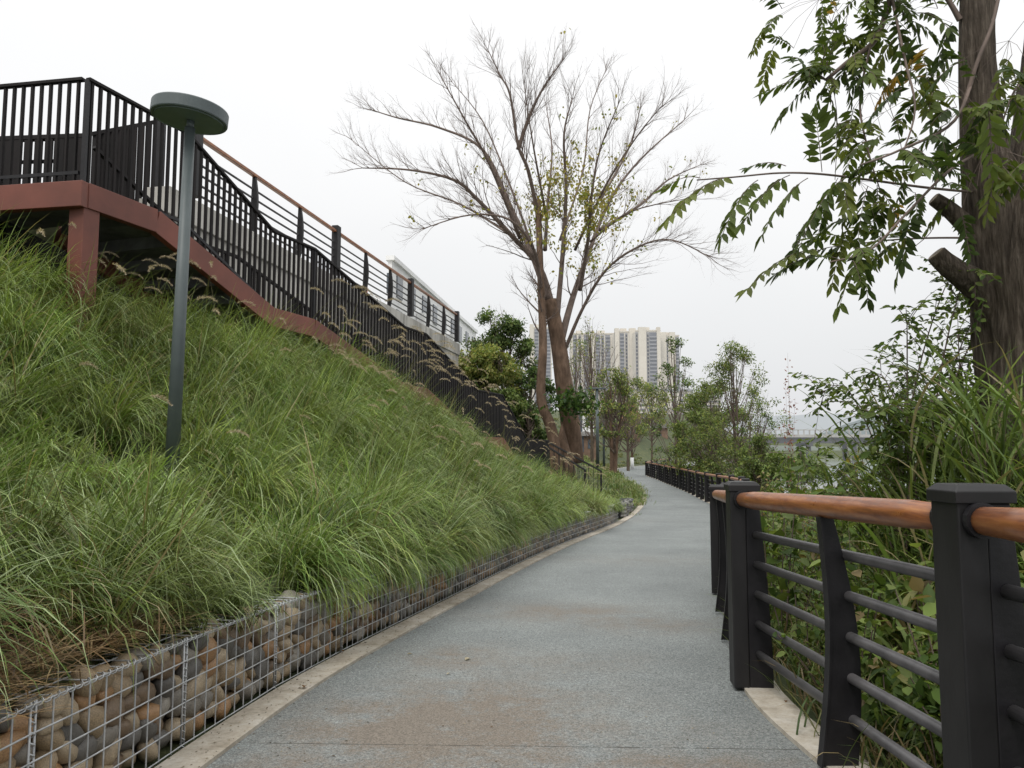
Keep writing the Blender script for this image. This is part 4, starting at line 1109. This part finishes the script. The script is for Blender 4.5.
YG = [(.15,.19,.05), (.2,.22,.06), (.1,.145,.04), (.25,.24,.08)]
def at(px, d, dz=0):
    x = P(px, 450, d).x; return Vector((x, d, gz(x, d) + dz))
# trees left behind the stair
def hgt(px, py, d, base): return P(px, py, d).z - base.z
b_ = at(482, 33); leafy_tree(b_, hgt(482, 352, 33, b_), 1.9, 2, "round light green tree behind the end of the concrete retaining wall", .15, 16000, YG, "leafy_tree", seed=1, blobs=34, cbase=.1)
b_ = at(512, 36); leafy_tree(b_, hgt(500, 318, 36, b_), 2.1, 2, "tall dark green tree between the walkway end and the bare tree", .15, 13000, DG+MG, "leafy_tree", seed=2, blobs=30, cbase=.12, lean=(-.7, 0))
b_ = at(530, 34); leafy_tree(b_, hgt(530, 368, 34, b_), 1.2, 2, "smaller dark green tree close left of the bare tree trunks", .13, 4500, DG, "leafy_tree", seed=3, blobs=20, cbase=.05)
b_ = at(497, 31.5); leafy_tree(b_, hgt(497, 392, 31.5, b_), 1.3, 2, 'low mid green bush at the foot of the trees left of the bare tree', .14, 11000, MG, 'bush', seed=21, blobs=24, cbase=.0, cat='bush')
b_ = at(528, 32); leafy_tree(b_, hgt(528, 405, 32, b_), .9, 2, 'small green bush hugging the left side of the bare tree trunks', .12, 3000, MG+DG, 'bush', seed=22, blobs=18, cbase=.0, cat='bush')
b_ = at(463, 42); leafy_tree(b_, hgt(463, 372, 42, b_), 2, 2, "dark bush under the walkway end, left of the light green tree", .15, 4000, DG, "bush", seed=4, blobs=20, cbase=.05, cat="bush")
# mid distance trees between bare tree and towers
b_ = at(592, 62); leafy_tree(b_, hgt(592, 322, 62, b_), 2.6, 2, "slender twiggy tree with few leaves right of the bare tree", .16, 900, YG, "slender_tree", seed=5, blobs=34, r=.16, cbase=.3)
b_ = at(612, 58); leafy_tree(b_, hgt(614, 368, 58, b_), 2.0, 2, "yellow-green tree with tan leaning trunks behind the T-shaped lamp", .2, 2600, YG+MG, "leafy_tree", seed=6, blobs=30, r=.2, cbase=.35, stems=2, barkm='barktan')
b_ = at(576, 70); leafy_tree(b_, hgt(576, 340, 70, b_), 2.4, 2, "thin bare-looking tree directly behind the bare tree trunks", .18, 700, MG, "slender_tree", seed=16, blobs=26, r=.13, cbase=.3)
b_ = at(628, 78); leafy_tree(b_, hgt(632, 372, 78, b_), 3.0, 2, "olive green tree in front of the orange-roofed pavilion", .22, 2600, YG+MG, "leafy_tree", seed=7, blobs=28, r=.18, cbase=.35)
b_ = at(652, 98); leafy_tree(b_, hgt(655, 385, 98, b_), 3.4, 2, "drooping yellow-green tree in front of the podium building", .26, 2600, YG, "leafy_tree", seed=8, blobs=26, r=.18, cbase=.45)
# right bank trees
def atr(px, d): x = P(px, 450, d).x; return Vector((x, d, gz(x, d)))
b_ = atr(676, 52); leafy_tree(b_, hgt(684, 338, 52, b_), 1.7, 2, "tall narrow tree rising above the far railing beside the towers", .15, 2600, MG+DG, "slender_tree", seed=9, blobs=34, r=.13, cbase=.15)
b_ = atr(738, 35); leafy_tree(b_, hgt(738, 350, 35, b_), 2.0, 2, "feathery tree with airy leafy sprays right of the towers", .1, 7500, MG+YG[:2], "feathery_tree", seed=10, blobs=46, r=.08, cbase=.12, stems=3, blobr=.2)
b_ = atr(712, 42); leafy_tree(b_, hgt(712, 385, 42, b_), 2.2, 2, "mid green bushy tree between the tall narrow tree and the feathery tree", .14, 9500, MG+YG[:2], "leafy_tree", seed=11, blobs=36, r=.1, cbase=.1, stems=2)
b_ = atr(683, 46) + Vector((1.1, 0, 0)); leafy_tree(b_, hgt(683, 402, 46, b_), 1.8, 2, "dense green bush close behind the far railing", .13, 15000, MG+YG[:1], "bush", seed=12, blobs=34, cbase=.0, cat="bush")
b_ = atr(748, 33); leafy_tree(b_, hgt(752, 402, 33, b_), 1.0, 2, "low twiggy bush right of the feathery tree against the bridge", .1, 1300, MG+DG, "bush", seed=13, blobs=26, r=.06, cbase=.1, stems=3, cat="bush", lean=(.6,0))
b_ = atr(742, 26) + Vector((.6, 0, 0)); leafy_tree(b_, hgt(728, 440, 27, b_), 1.1, 2, "olive bush right behind the bend of the far railing", .1, 7000, MG+YG[:1], "bush", seed=14, blobs=34, r=.05, cbase=.0, stems=3, cat="bush")
b_ = atr(800, 80); leafy_tree(b_, hgt(800, 458, 80, b_), 3.2, 2, "far green bush standing by the water under the bridge", .3, 4000, MG, "bush", seed=17, blobs=24, r=.1, cbase=.0, cat="bush")
random.seed(77)

# far lamps
for (px, pt, pb_, d, lab) in ((597, 389, 470, 50, "nearer T-shaped grey lamp beside the far bend of the path"), (603.5, 416, 472, 66, "smaller T-shaped grey lamp just right behind the nearer one")):
    top = P(px, pt, d); bot_ = P(px, pb_, d); bz = gz(top.x, d)
    t = thing("street_lamp", (top.x, d, bz), lab, "street lamp", "T-shaped lamps at the far bend")
    mb = MB(); mb.tube([(top.x, d, bz - .1), top], [.11, .09], 10); mb.build("pole", M['lamp'], t, smooth=True)
    mb = MB(); mb.box(top + up*.03, (1.15, .35, .1)); mb.build("lamp_head", M['lamp'], t, bevel=.02)

# small buildings on the slope
def hut(px0, px1, pytop, pyeave, pybot, d, wallm, roofm, label, name, depth=5, door=True):
    x0 = P(px0, 450, d).x; x1 = P(px1, 450, d).x; zt_ = P(px0, pytop, d).z; ze = P(px0, pyeave, d).z; zb_ = P(px0, pybot, d).z - 1.0
    t = thing(name, ((x0+x1)/2, d, zb_), label, "building")
    mb = MB(); mb.box(((x0+x1)/2, d + depth/2, (ze+zb_)/2), (x1-x0, depth, ze-zb_)); mb.build("wall", M[wallm], t)
    mb = MB(); e = .35
    mb.prism([(x0-e, d-e, ze), (x1+e, d-e, ze), (x1+e, d-e, ze+.12), (x0+(x1-x0)*.45, d-e, zt_), (x0-e, d-e, ze+.12)], (0, depth+2*e, 0)); mb.build("roof", M[roofm], t)
    mb = MB(); mb.box((x0+(x1-x0)*.3, d-.03, zb_+2), ((x1-x0)*.18, .05, 2.0)); mb.build("door", M['window'], t)
    mb = MB(); mb.box((x0+(x1-x0)*.7, d-.03, (ze+zb_)/2+.5), ((x1-x0)*.22, .05, 1.0)); mb.build("window", M['window'], t)
    return t
hut(575, 594, 400, 411, 432, 90, 'white', 'roofgrey', "small white house with grey gabled roof behind the bare tree", "small_house", 6)
hut(576, 596, 431, 436, 452, 85, 'brownwall', 'roofgrey', "low brown hut below the white house", "brown_hut", 3)
hut(628, 640, 402, 420, 440, 120, 'brownwall', 'orangeroof', "small pavilion with steep orange roof among the trees", "pavilion", 6)
hut(634, 668, 414, 428, 446, 135, 'brownwall', 'roofgrey', "long low brown building with grey roof right of the orange pavilion", "long_building", 8)
# slender whitewashed trunks at the bend
for px, d, lab, hh in ((612, 66, "young tree with tan whitewashed trunk by the far bend", 6), (632, 84, "pale whitewashed trunk at the end of the visible path", 6)):
    b_ = at(px, d); t = leafy_tree(b_, hh, 1.7, 2, lab, .2, 900, YG+MG, "young_tree", seed=int(px), blobs=18, r=.17, cbase=.5, barkm='barktan')
    mb = MB(); mb.tube([b_, b_ + up*1.3], [.19, .185], 10); mb.build("whitewash", M['white'], t, smooth=True)

# ------------------------------------------------------------------ big tree at the right edge
TD = 5.0
def Tp(px, py, dy=0): return P(px, py, TD + dy)
bx, by = Tp(1036, 500).x, TD
rt = thing("riverbank_tree", (bx, by, gz(bx, by)), "big tree with ridged brown bark and pinnate leaves at the right edge", "tree")
def ridged(mb, pts, rr, n=72, amp=.09, freq=9.0, seed=0):
    c = catmull(pts, 14); m_ = len(c); rads = np.interp(np.linspace(0, len(rr)-1, m_), range(len(rr)), rr); base = len(mb.v)
    x = Vector((1,0,0))
    for i, p in enumerate(c):
        t = (c[min(i+1, m_-1)] - c[max(i-1, 0)]).normalized(); x = (x - t*x.dot(t)).normalized(); y = t.cross(x)
        for k in range(n):
            a = 2*math.pi*k/n; h = p.z
            w1 = mn.noise(Vector((math.cos(a)*freq*.55, math.sin(a)*freq*.55, h*1.6 + seed)))
            w2 = 1 - abs(mn.noise(Vector((math.cos(a)*freq, math.sin(a)*freq, h*2.6 + 7 + seed))))*2.2
            w3 = mn.noise(Vector((math.cos(a)*1.4, math.sin(a)*1.4, h*1.1 + 3 + seed)))
            q = rads[i]*(1 + amp*.6*w1 + amp*.55*w2*.8 + .1*w3)
            mb.v.append(tuple(p + x*math.cos(a)*q + y*math.sin(a)*q))
    for i in range(m_-1):
        for k in range(n):
            a = base+i*n+k; b = base+i*n+(k+1)%n; mb.f.append([a, b, b+n, a+n])
    mb.f.append([base+(m_-1)*n+k for k in range(n)]); return c
tk = MB()
ridged(tk, [Vector((bx+.05, by, gz(bx, by) - .3)), Tp(1034, 480), Tp(1031, 380), Tp(1027, 320), Tp(1021, 270), Tp(1024, 215), Tp(1028, 190)], [.42, .34, .3, .29, .28, .25, .15], n=110, amp=.17)
ridged(tk, [Tp(1008, 300), Tp(1000, 240), Tp(990, 190), Tp(981, 120), Tp(978, 50), Tp(977, -30), Tp(976, -140)], [.17, .19, .155, .12, .105, .1, .095], amp=.1, seed=5)
ridged(tk, [Tp(1022, 290), Tp(1034, 220), Tp(1042, 150), Tp(1052, 60), Tp(1064, -60), Tp(1080, -160)], [.2, .21, .19, .17, .16, .15], amp=.1, seed=9)
tk.build("trunk", M['bark'], rt, smooth=True)
for pts, rr, lab in (([Tp(998, 262), Tp(972, 232), Tp(952, 212), Tp(934, 199)], [.1, .062, .052, .043], 1), ([Tp(1003, 322), Tp(978, 288), Tp(958, 273), Tp(944, 262), Tp(936, 254)], [.13, .095, .075, .066, .06], 2)):
    mb = MB(); ridged(mb, pts, rr, n=36, amp=.1, seed=lab*3, freq=4); st_ = mb.build("branch_stub", M['bark'], rt, smooth=True)
    e = pts[-1]; d = (pts[-1]-pts[-2]).normalized(); mb = MB(); mb.tube([e - d*.01, e + d*.006], [rr[-1]*.93, rr[-1]*.9], 16); mb.build("cut_end", M['cut'], rt)
# compound leaves
brs = MB(); lv_ = Acc(); lf_rs = np.random.default_rng(5)
LEAFC = [(.075,.11,.024), (.105,.145,.03), (.05,.08,.02), (.15,.18,.04)]
def compound(base, tip, pairs=8, lw=.022, col=None, sag=.12, rs=lf_rs):
    base = np.array(base); tip = np.array(tip); d = tip - base; L = np.linalg.norm(d); dn = d/L
    q = np.linspace(0, 1, 10); pts = base + np.outer(q, d) ; pts[:, 2] += sag*L*4*q*(1-q)
    brs.tube([Vector(p) for p in pts], [.0026]*5 + [.0017]*5, 4, False)
    side = np.cross(dn, [0,0,1]) ; side /= (np.linalg.norm(side)+1e-6); side = side + rs.normal(0, .25, 3); side /= np.linalg.norm(side)
    nrm = np.cross(side, dn)
    us = np.linspace(.16, .97, pairs); B = []; D = []
    for u in us:
        p = base + d*u; p = p + np.array([0,0,sag*L*4*u*(1-u)])
        for s in (-1, 1):
            if rs.random() < .04: continue
            B.append(p); D.append(dn*(.45+.3*u) + side*s*(1.0-.3*u) + rs.normal(0, .13, 3) + np.array([0,0,-.28]))
    B.append(base+d); D.append(dn + rs.normal(0, .1, 3)); n_ = len(B); c = np.array(col if col is not None else LEAFC[rs.integers(4)])
    C = np.tile(c, (n_, 1))*rs.uniform(.75, 1.25, (n_, 1)); ll = min(L*.34, .10)*rs.uniform(.8, 1.2, n_)
    lv_.add(*leaf_arrays(np.array(B), np.array(D), np.tile(nrm, (n_, 1)) + rs.normal(0, .3, (n_, 3)), ll, ll*.36, C, fold=.2, droop=.22))
# twigs (image path, distance) then hand-set fronds seen in the photograph
def twig(pts, r=.008): 
    c = catmull([Tp(*p) for p in pts], 6); brs.tube(c, [r*(1-.6*k/(len(c)-1)) for k in range(len(c))], 6, False); return c
t1 = twig([(985,193,0), (930,188,-.2), (870,180,-.4), (820,174,-.6), (780,173,-.8), (735,177,-1.0), (697,180,-1.1)], .009)
t2 = twig([(985,238,0), (930,238,-.1), (880,241,-.3), (835,248,-.4)], .008)
t3 = twig([(905,-60,.2), (890,0,0), (875,40,0), (850,60,0), (826,80,0)], .028)
t4 = twig([(826,80,0), (805,70,0), (780,88,0)], .008)
t5 = twig([(978,60,-.1), (955,120,-.4), (900,150,-.6), (860,165,-.8)], .012)
t6 = twig([(985,150,0), (950,170,-.5), (905,215,-.7), (870,250,-.8), (830,262,-.9)], .01)
t7 = twig([(960,20,0), (940,-10,0), (900,-40,0)], .02)
t8 = twig([(1040,60,-.4), (1015,90,-.7), (1000,130,-.9)], .01)
t9 = twig([(890,-10,0), (905,60,-.3), (915,110,-.5), (900,160,-.6)], .01)
t10 = twig([(872,40,0), (860,100,-.1), (868,150,-.2), (880,190,-.3)], .009)
FR = [((734,177),(666,222),-1.1,13), ((758,180),(722,236),-.9,12), ((808,178),(762,236),-.7,11), ((822,172),(816,120),-.6,9), ((845,178),(800,246),-.6,8), ((786,166),(748,168),-.9,6),
      ((850,180),(842,232),-.5,8), ((868,186),(858,240),-.5,8), ((820,250),(747,290),-.6,11), ((845,247),(800,262),-.5,8), ((858,245),(868,300),-.5,9), ((836,258),(775,275),-.6,10), ((860,262),(840,305),-.5,8),
      ((700,178),(664,190),-1.1,5), ((790,175),(742,226),-.8,10), ((870,215),(812,240),-.5,9), ((830,200),(790,262),-.5,9), ((850,225),(832,285),-.5,9), ((880,140),(845,160),-.4,7), ((850,120),(812,150),-.2,8), ((838,178),(826,214),-.7,7), ((880,190),(905,240),-.5,7), ((826,80),(768,92),0,8), ((815,84),(778,122),0,7), ((826,84),(840,140),0,8), ((895,210),(872,205),-.6,5), ((870,180),(905,170),-.5,5)]
for a, b, dy, n in FR:
    compound(Tp(*a, dy), Tp(*b, dy + random.uniform(-.12, .12)), n)
def fronds(c, n, Lr=(.16, .3), droop=.6, u0=.15, cols=None):
    for _ in range(n):
        u = random.uniform(u0, 1); i = min(int(u*(len(c)-1)), len(c)-2); p = c[i]
        t = (c[i+1]-c[i]).normalized(); pr = rv(); pr = (pr - t*pr.dot(t)).normalized()
        d = (t*.4 + pr + Vector((-.1, 0, -droop))).normalized(); L = random.uniform(*Lr)
        col = None
        if random.random() < .05: col = (.4, .24, .04)
        p0 = p + pr*random.uniform(0, .06)
        compound(p0, p0 + d*L, random.randint(6, 10), col=col)
fronds(t2, 6); fronds(t3, 17, u0=.25); fronds(t4, 7); fronds(t5, 8); fronds(t6, 5); fronds(t7, 10); fronds(t8, 10); fronds(t9, 11); fronds(t10, 8); fronds(t1[:18], 4)
for px, py, dy, k in ((870,110,0,6), (905,30,0,13), (850,20,.1,10), (885,130,-.1,4), (1010,60,-.6,8), (985,175,-.9,8), (1000,165,-.8,6), (940,95,-.2,8), (860,200,-.3,8), (820,15,.2,10), (960,130,-.3,8)):
    c = Tp(px, py, dy)
    for _ in range(k):
        p0 = c + Vector((random.gauss(0,.13), random.gauss(0,.2), random.gauss(0,.13))); d = (rv()*.8 + Vector((-.2,0,-.55))).normalized()
        brs.tube([c + Vector((.0, 0, .12)), (c+p0)/2 + Vector((0,0,.09)), p0], .0014, 3, False)
        compound(p0, p0 + d*random.uniform(.18, .32), random.randint(6, 9), col=(.38,.24,.05) if random.random() < .05 else None)
compound(Tp(895, 205, -.5), Tp(903, 222, -.5), 3, col=(.5,.3,.04))
compound(Tp(900, 203, -.5), Tp(894, 224, -.5), 3, col=(.5,.28,.04))
for (a, b) in (((905,205),(880,80)), ((835,180),(822,40)), ((910,250),(935,215))):   # hanging bare vine stems
    brs.tube(catmull([Tp(*b), Tp((a[0]+b[0])/2+8, (a[1]+b[1])/2), Tp(*a)], 6), .0025, 4, False)
# vine climbing the trunk
brs.tube(catmull([Tp(962, 110, -.22), Tp(978, 60, -.25), Tp(992, 25, -.2), Tp(1002, -20, -.1)], 6), .012, 6, False)
brs.build("branches", M['twig'], rt, smooth=True)
lv_.build("leaves", M['leafgloss'], rt)["kind"] = "stuff"

# ------------------------------------------------------------------ bank undergrowth behind the railing
def shrub_arrays(st_mb, ac, base, H, spread, stems, leaf, cols, per=26, arch=.6, ratio=.55, up_=1.0, rs=R):
    for s in range(stems):
        a = random.uniform(0, 6.283); h = H*random.uniform(.55, 1.1); out = spread*random.uniform(.2, 1)
        p0 = Vector(base) + Vector((math.cos(a)*.05, math.sin(a)*.05, 0)); tip = Vector(base) + Vector((math.cos(a)*out, math.sin(a)*out, h))
        mid = (p0+tip)/2 + Vector((0, 0, h*.18*arch)); c = catmull([p0, mid, tip], 6); st_mb.tube(c, [.006*(1-.6*k/12) for k in range(13)], 4, False)
        u = rs.uniform(.12, 1, per)*12; i = np.minimum(u.astype(int), 11); f = (u-i)[:, None]; ca = np.array([tuple(q) for q in c])
        B = ca[i]*(1-f) + ca[i+1]*f; B = B + rs.normal(0, leaf*.35, B.shape)
        ac.add(*leaf_arrays(B, rdir(per, -.05, rs), rdir(per, 1.6, rs), leaf*rs.uniform(.6, 1.2, per), leaf*ratio*rs.uniform(.8, 1.2, per), mixcols(per, cols, None, .3, rs), fold=.15, droop=.3))
UG = [(.10,.16,.035), (.15,.21,.05), (.07,.12,.03), (.20,.26,.07)]
UG2 = UG + [(.22,.22,.08), (.26,.2,.1)]
stm = MB(); ac = Acc()
for _ in range(430):
    y = random.uniform(1.2, 13); xr = float(XR(y)) + .3; x = xr + random.uniform(.02, 3.2)**1.0
    z = gz(x, y) - .05
    hh = random.uniform(.35, .95) if x - xr < .8 else random.uniform(.6, 1.45)
    if (x - bx)**2 + (y - by)**2 < .3: continue
    hh = min(hh, .98 - z) if 512 + 769*x/y < 900 else hh
    shrub_arrays(stm, ac, (x, y, z), hh, hh*.55, 5, random.choice([.035,.045,.055,.07,.09,.12]), UG2 if random.random() < .4 else UG, per=34)
for _ in range(160):
    y = random.uniform(12, 32); xr = float(XR(y)) + .3; x = xr + random.uniform(.5, 5)
    hh = random.uniform(.6, 1.5); z_ = gz(x, y); hh = min(hh, max(.25, EYE - .055*y - z_)) if 512 + 769*x/y > 772 else hh
    shrub_arrays(stm, ac, (x, y, gz(x, y) - .05), hh, hh*.7, 5, random.uniform(.09, .16), UG2, per=26)
for _ in range(150):
    y = random.uniform(30, 66); xr = float(XR(y)) + .3; x = xr + random.uniform(1.0, 8)
    hh = random.uniform(.7, 1.6); hh = .5 if 512 + 769*x/y > 772 else hh
    shrub_arrays(stm, ac, (x, y, gz(x, y) - .05), hh, hh*.8, 4, random.uniform(.18, .3), UG2, per=26)
ug = thing("undergrowth", (3, 5, 0), "tangled green undergrowth on the bank behind the railing", "undergrowth"); ug["kind"] = "stuff"
ac.build("leaves", M['leafgloss'], ug)["kind"] = "stuff"; stm.build("stems", M['twig'], ug, smooth=True)["kind"] = "stuff"
# bank grass
acc = Acc()
for _ in range(620):
    y = random.uniform(1.0, 16); xr = float(XR(y)) + .22; x = xr + random.uniform(0, 3.8); m = 34; z = gz(x, y)
    az = R.uniform(0, 6.28, m); Pt = np.stack([x + R.normal(0, .09, m), y + R.normal(0, .09, m), np.full(m, z - .02)], 1)
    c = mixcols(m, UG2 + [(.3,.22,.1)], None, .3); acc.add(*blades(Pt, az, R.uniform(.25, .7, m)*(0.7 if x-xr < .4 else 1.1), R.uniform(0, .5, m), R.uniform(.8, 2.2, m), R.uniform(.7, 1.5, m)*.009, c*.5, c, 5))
tag(acc.build("bank_grass", M['grass']), "rough grass and weeds on the river bank beyond the railing", "grass", kind="stuff")

# reed clumps by the tree
def reed(px, py, d, n, H, label, name="reed_clump", cols=UG, W=.02, spread=.25, dry=.1):
    p = P(px, py, d); z = gz(p.x, d); t = thing(name, (p.x, d, z), label, "plant"); ac = Acc()
    m = n; az = R.uniform(0, 6.28, m)
    Pt = np.stack([p.x + R.normal(0, spread, m), d + R.normal(0, spread, m), z + R.uniform(.1, .72, m)*H], 1)
    c = mixcols(m, cols, None, .3); dr = R.random(m) < dry; c[dr] = np.array([.35,.3,.16])
    ac.add(*blades(Pt, az, R.uniform(.25, .5, m)*H, R.uniform(0, .5, m), R.uniform(.9, 2.2, m), R.uniform(.7, 1.3, m)*W, c*.7, c, 7, twist=az + np.pi/2 + R.uniform(-.7, .7, m)))
    ac.build("blades", M['grass'], t)["kind"] = "stuff"
    mb = MB()
    for _ in range(9):
        a = random.uniform(0, 6.28); b0 = Vector((p.x + random.gauss(0, spread*.6), d + random.gauss(0, spread*.6), z)); mb.tube(catmull([b0, b0 + Vector((math.cos(a)*.08, math.sin(a)*.08, H*.4)), b0 + Vector((math.cos(a)*.22, math.sin(a)*.22, H*.8))], 5), [.006*(1-.8*i_/10) for i_ in range(11)], 5, False)
    mb.build("stems", M['twig'], t, smooth=True)["kind"] = "stuff"
RG = [(.17,.26,.05), (.18,.26,.055), (.24,.30,.08), (.10,.16,.035)]
reed(1000, 450, 4.45, 520, 2.15, "clump of long bright reed blades in front of the big tree trunk", cols=RG, spread=.24, W=.017)
reed(1080, 450, 4.0, 300, 2.0, "clump of reed blades right of the near square post, at the frame edge", cols=RG, W=.016)
reed(940, 450, 5.0, 420, 2.0, "clump of reed blades left of the big tree trunk", cols=RG, W=.016)
reed(925, 450, 5.8, 220, 1.6, "arching reed blades behind the middle of the wooden handrail", cols=RG+YG[:2], W=.014)
reed(948, 450, 4.1, 90, 1.15, "bamboo-like broad blades hanging just below the handrail by the near post", cols=RG, W=.026, spread=.16)

def plant(px, d, H, spread, stems, leaf, cols, label, name="shrub", per=26, arch=.6, ratio=.55, dz=0, cat="shrub"):
    p = P(px, 450, d); z = gz(p.x, d); t = thing(name, (p.x, d, z), label, cat); a_ = Acc(); s_ = MB()
    shrub_arrays(s_, a_, (p.x, d, z), H, spread, stems, leaf, cols, per, arch, ratio)
    a_.build("leaves", M['leafgloss'], t)["kind"] = "stuff"; s_.build("stems", M['twig'], t, smooth=True)["kind"] = "stuff"
def arch_shrub(px, d, H, n, leaf, cols, label, tgt, name="spindly_shrub"):
    """wandering branches carrying side twigs; tgt: spread of the branch tips"""
    p = P(px, 450, d); z = gz(p.x, d); t = thing(name, (p.x, d, z), label, "shrub"); a_ = Acc(); s_ = MB()
    for k in range(n):
        b0 = Vector((p.x + random.gauss(0,.08), d + random.gauss(0,.08), z)); h = H*random.uniform(.55, 1.05)
        ang = random.uniform(0, 6.28); o = tgt*random.uniform(.2, 1)
        e = b0 + Vector((math.cos(ang)*o, math.sin(ang)*o*.7, h)); m_ = b0 + Vector((math.cos(ang)*o*.25, math.sin(ang)*o*.2, h*.6))
        q = e + Vector((math.cos(ang)*.22, math.sin(ang)*.1, -.1*random.random()))
        c = catmull([b0, m_, e, q], 7); s_.tube(c, [.0085*(1-.8*i_/(len(c)-1)) for i_ in range(len(c))], 5, False)
        tips_ = []
        for i_ in range(6, len(c)-1):
            for _ in range(random.choice([1,2,2])):
                tt = (c[i_+1]-c[i_]).normalized(); pr = rv(); pr = (pr - tt*pr.dot(tt)).normalized(); L_ = random.uniform(.14, .42)
                dd = (tt*.5 + pr + Vector((0,0,random.uniform(-.35,.3)))).normalized()
                w_ = [c[i_], c[i_] + dd*L_*.5 + Vector((0,0,.02)), c[i_] + dd*L_ - Vector((0,0,.05))]; cc = catmull(w_, 4)
                s_.tube(cc, [.003]*4 + [.0015]*(len(cc)-4), 3, False)
                m2 = random.randint(7, 13); u = np.linspace(.15, 1, m2)*(len(cc)-1.001); ii = u.astype(int); f = (u-ii)[:, None]; ca = np.array([tuple(v) for v in cc])
                Bp = ca[ii]*(1-f) + ca[ii+1]*f; sg = np.where(np.arange(m2) % 2, 1, -1)[:, None]
                sd_ = np.cross(np.array(dd), [0,0,1]); sd_ = sd_/(np.linalg.norm(sd_)+1e-6)
                Dd = np.array(dd)[None]*.6 + sd_[None]*sg + R.normal(0, .3, (m2, 3)) + np.array([0,0,-.3])
                a_.add(*leaf_arrays(Bp, Dd, rdir(m2, 1.2), leaf*R.uniform(.6, 1.25, m2), leaf*.5*R.uniform(.8, 1.2, m2), mixcols(m2, cols, None, .3), fold=.15, droop=.25))
    a_.build("leaves", M['leafgloss'], t)["kind"] = "stuff"; s_.build("stems", M['twig'], t, smooth=True)["kind"] = "stuff"
arch_shrub(915, 5.3, 2.75, 9, .055, UG, "tall spindly shrub with small leaves against the sky left of the trunk", .6)
arch_shrub(960, 5.6, 2.45, 8, .05, UG, "wispy small-leaved shrub touching the big trunk", .5)
arch_shrub(900, 6.2, 2.0, 6, .06, UG, "tall thin shrub whose stems reach over the distant bridge", .7)
arch_shrub(925, 5.0, 1.8, 7, .07, UG, "bushy shrub with mid-sized leaves rising behind the middle of the handrail", .28, "leafy_shrub")
plant(772, 5.6, 1.2, .25, 6, .13, UG, "broad-leaved plant peeping over the handrail below the bridge", "broad_leaf_plant", per=14, ratio=.8)
plant(885, 6.2, 1.6, .3, 9, .07, [(.3,.24,.06), (.22,.2,.05), (.16,.17,.05)], "yellowing shrub among the reeds left of the trunk", "yellowing_shrub", per=34)
plant(770, 7.6, 1.3, .5, 12, .07, MG, "light green shrub just right of the square railing post", per=34)
plant(790, 30, 6.2, .4, 6, .12, [(.22,.08,.06), (.3,.12,.09)], "thin reddish sapling in front of the bridge", "reddish_sapling", per=30, cat="sapling")
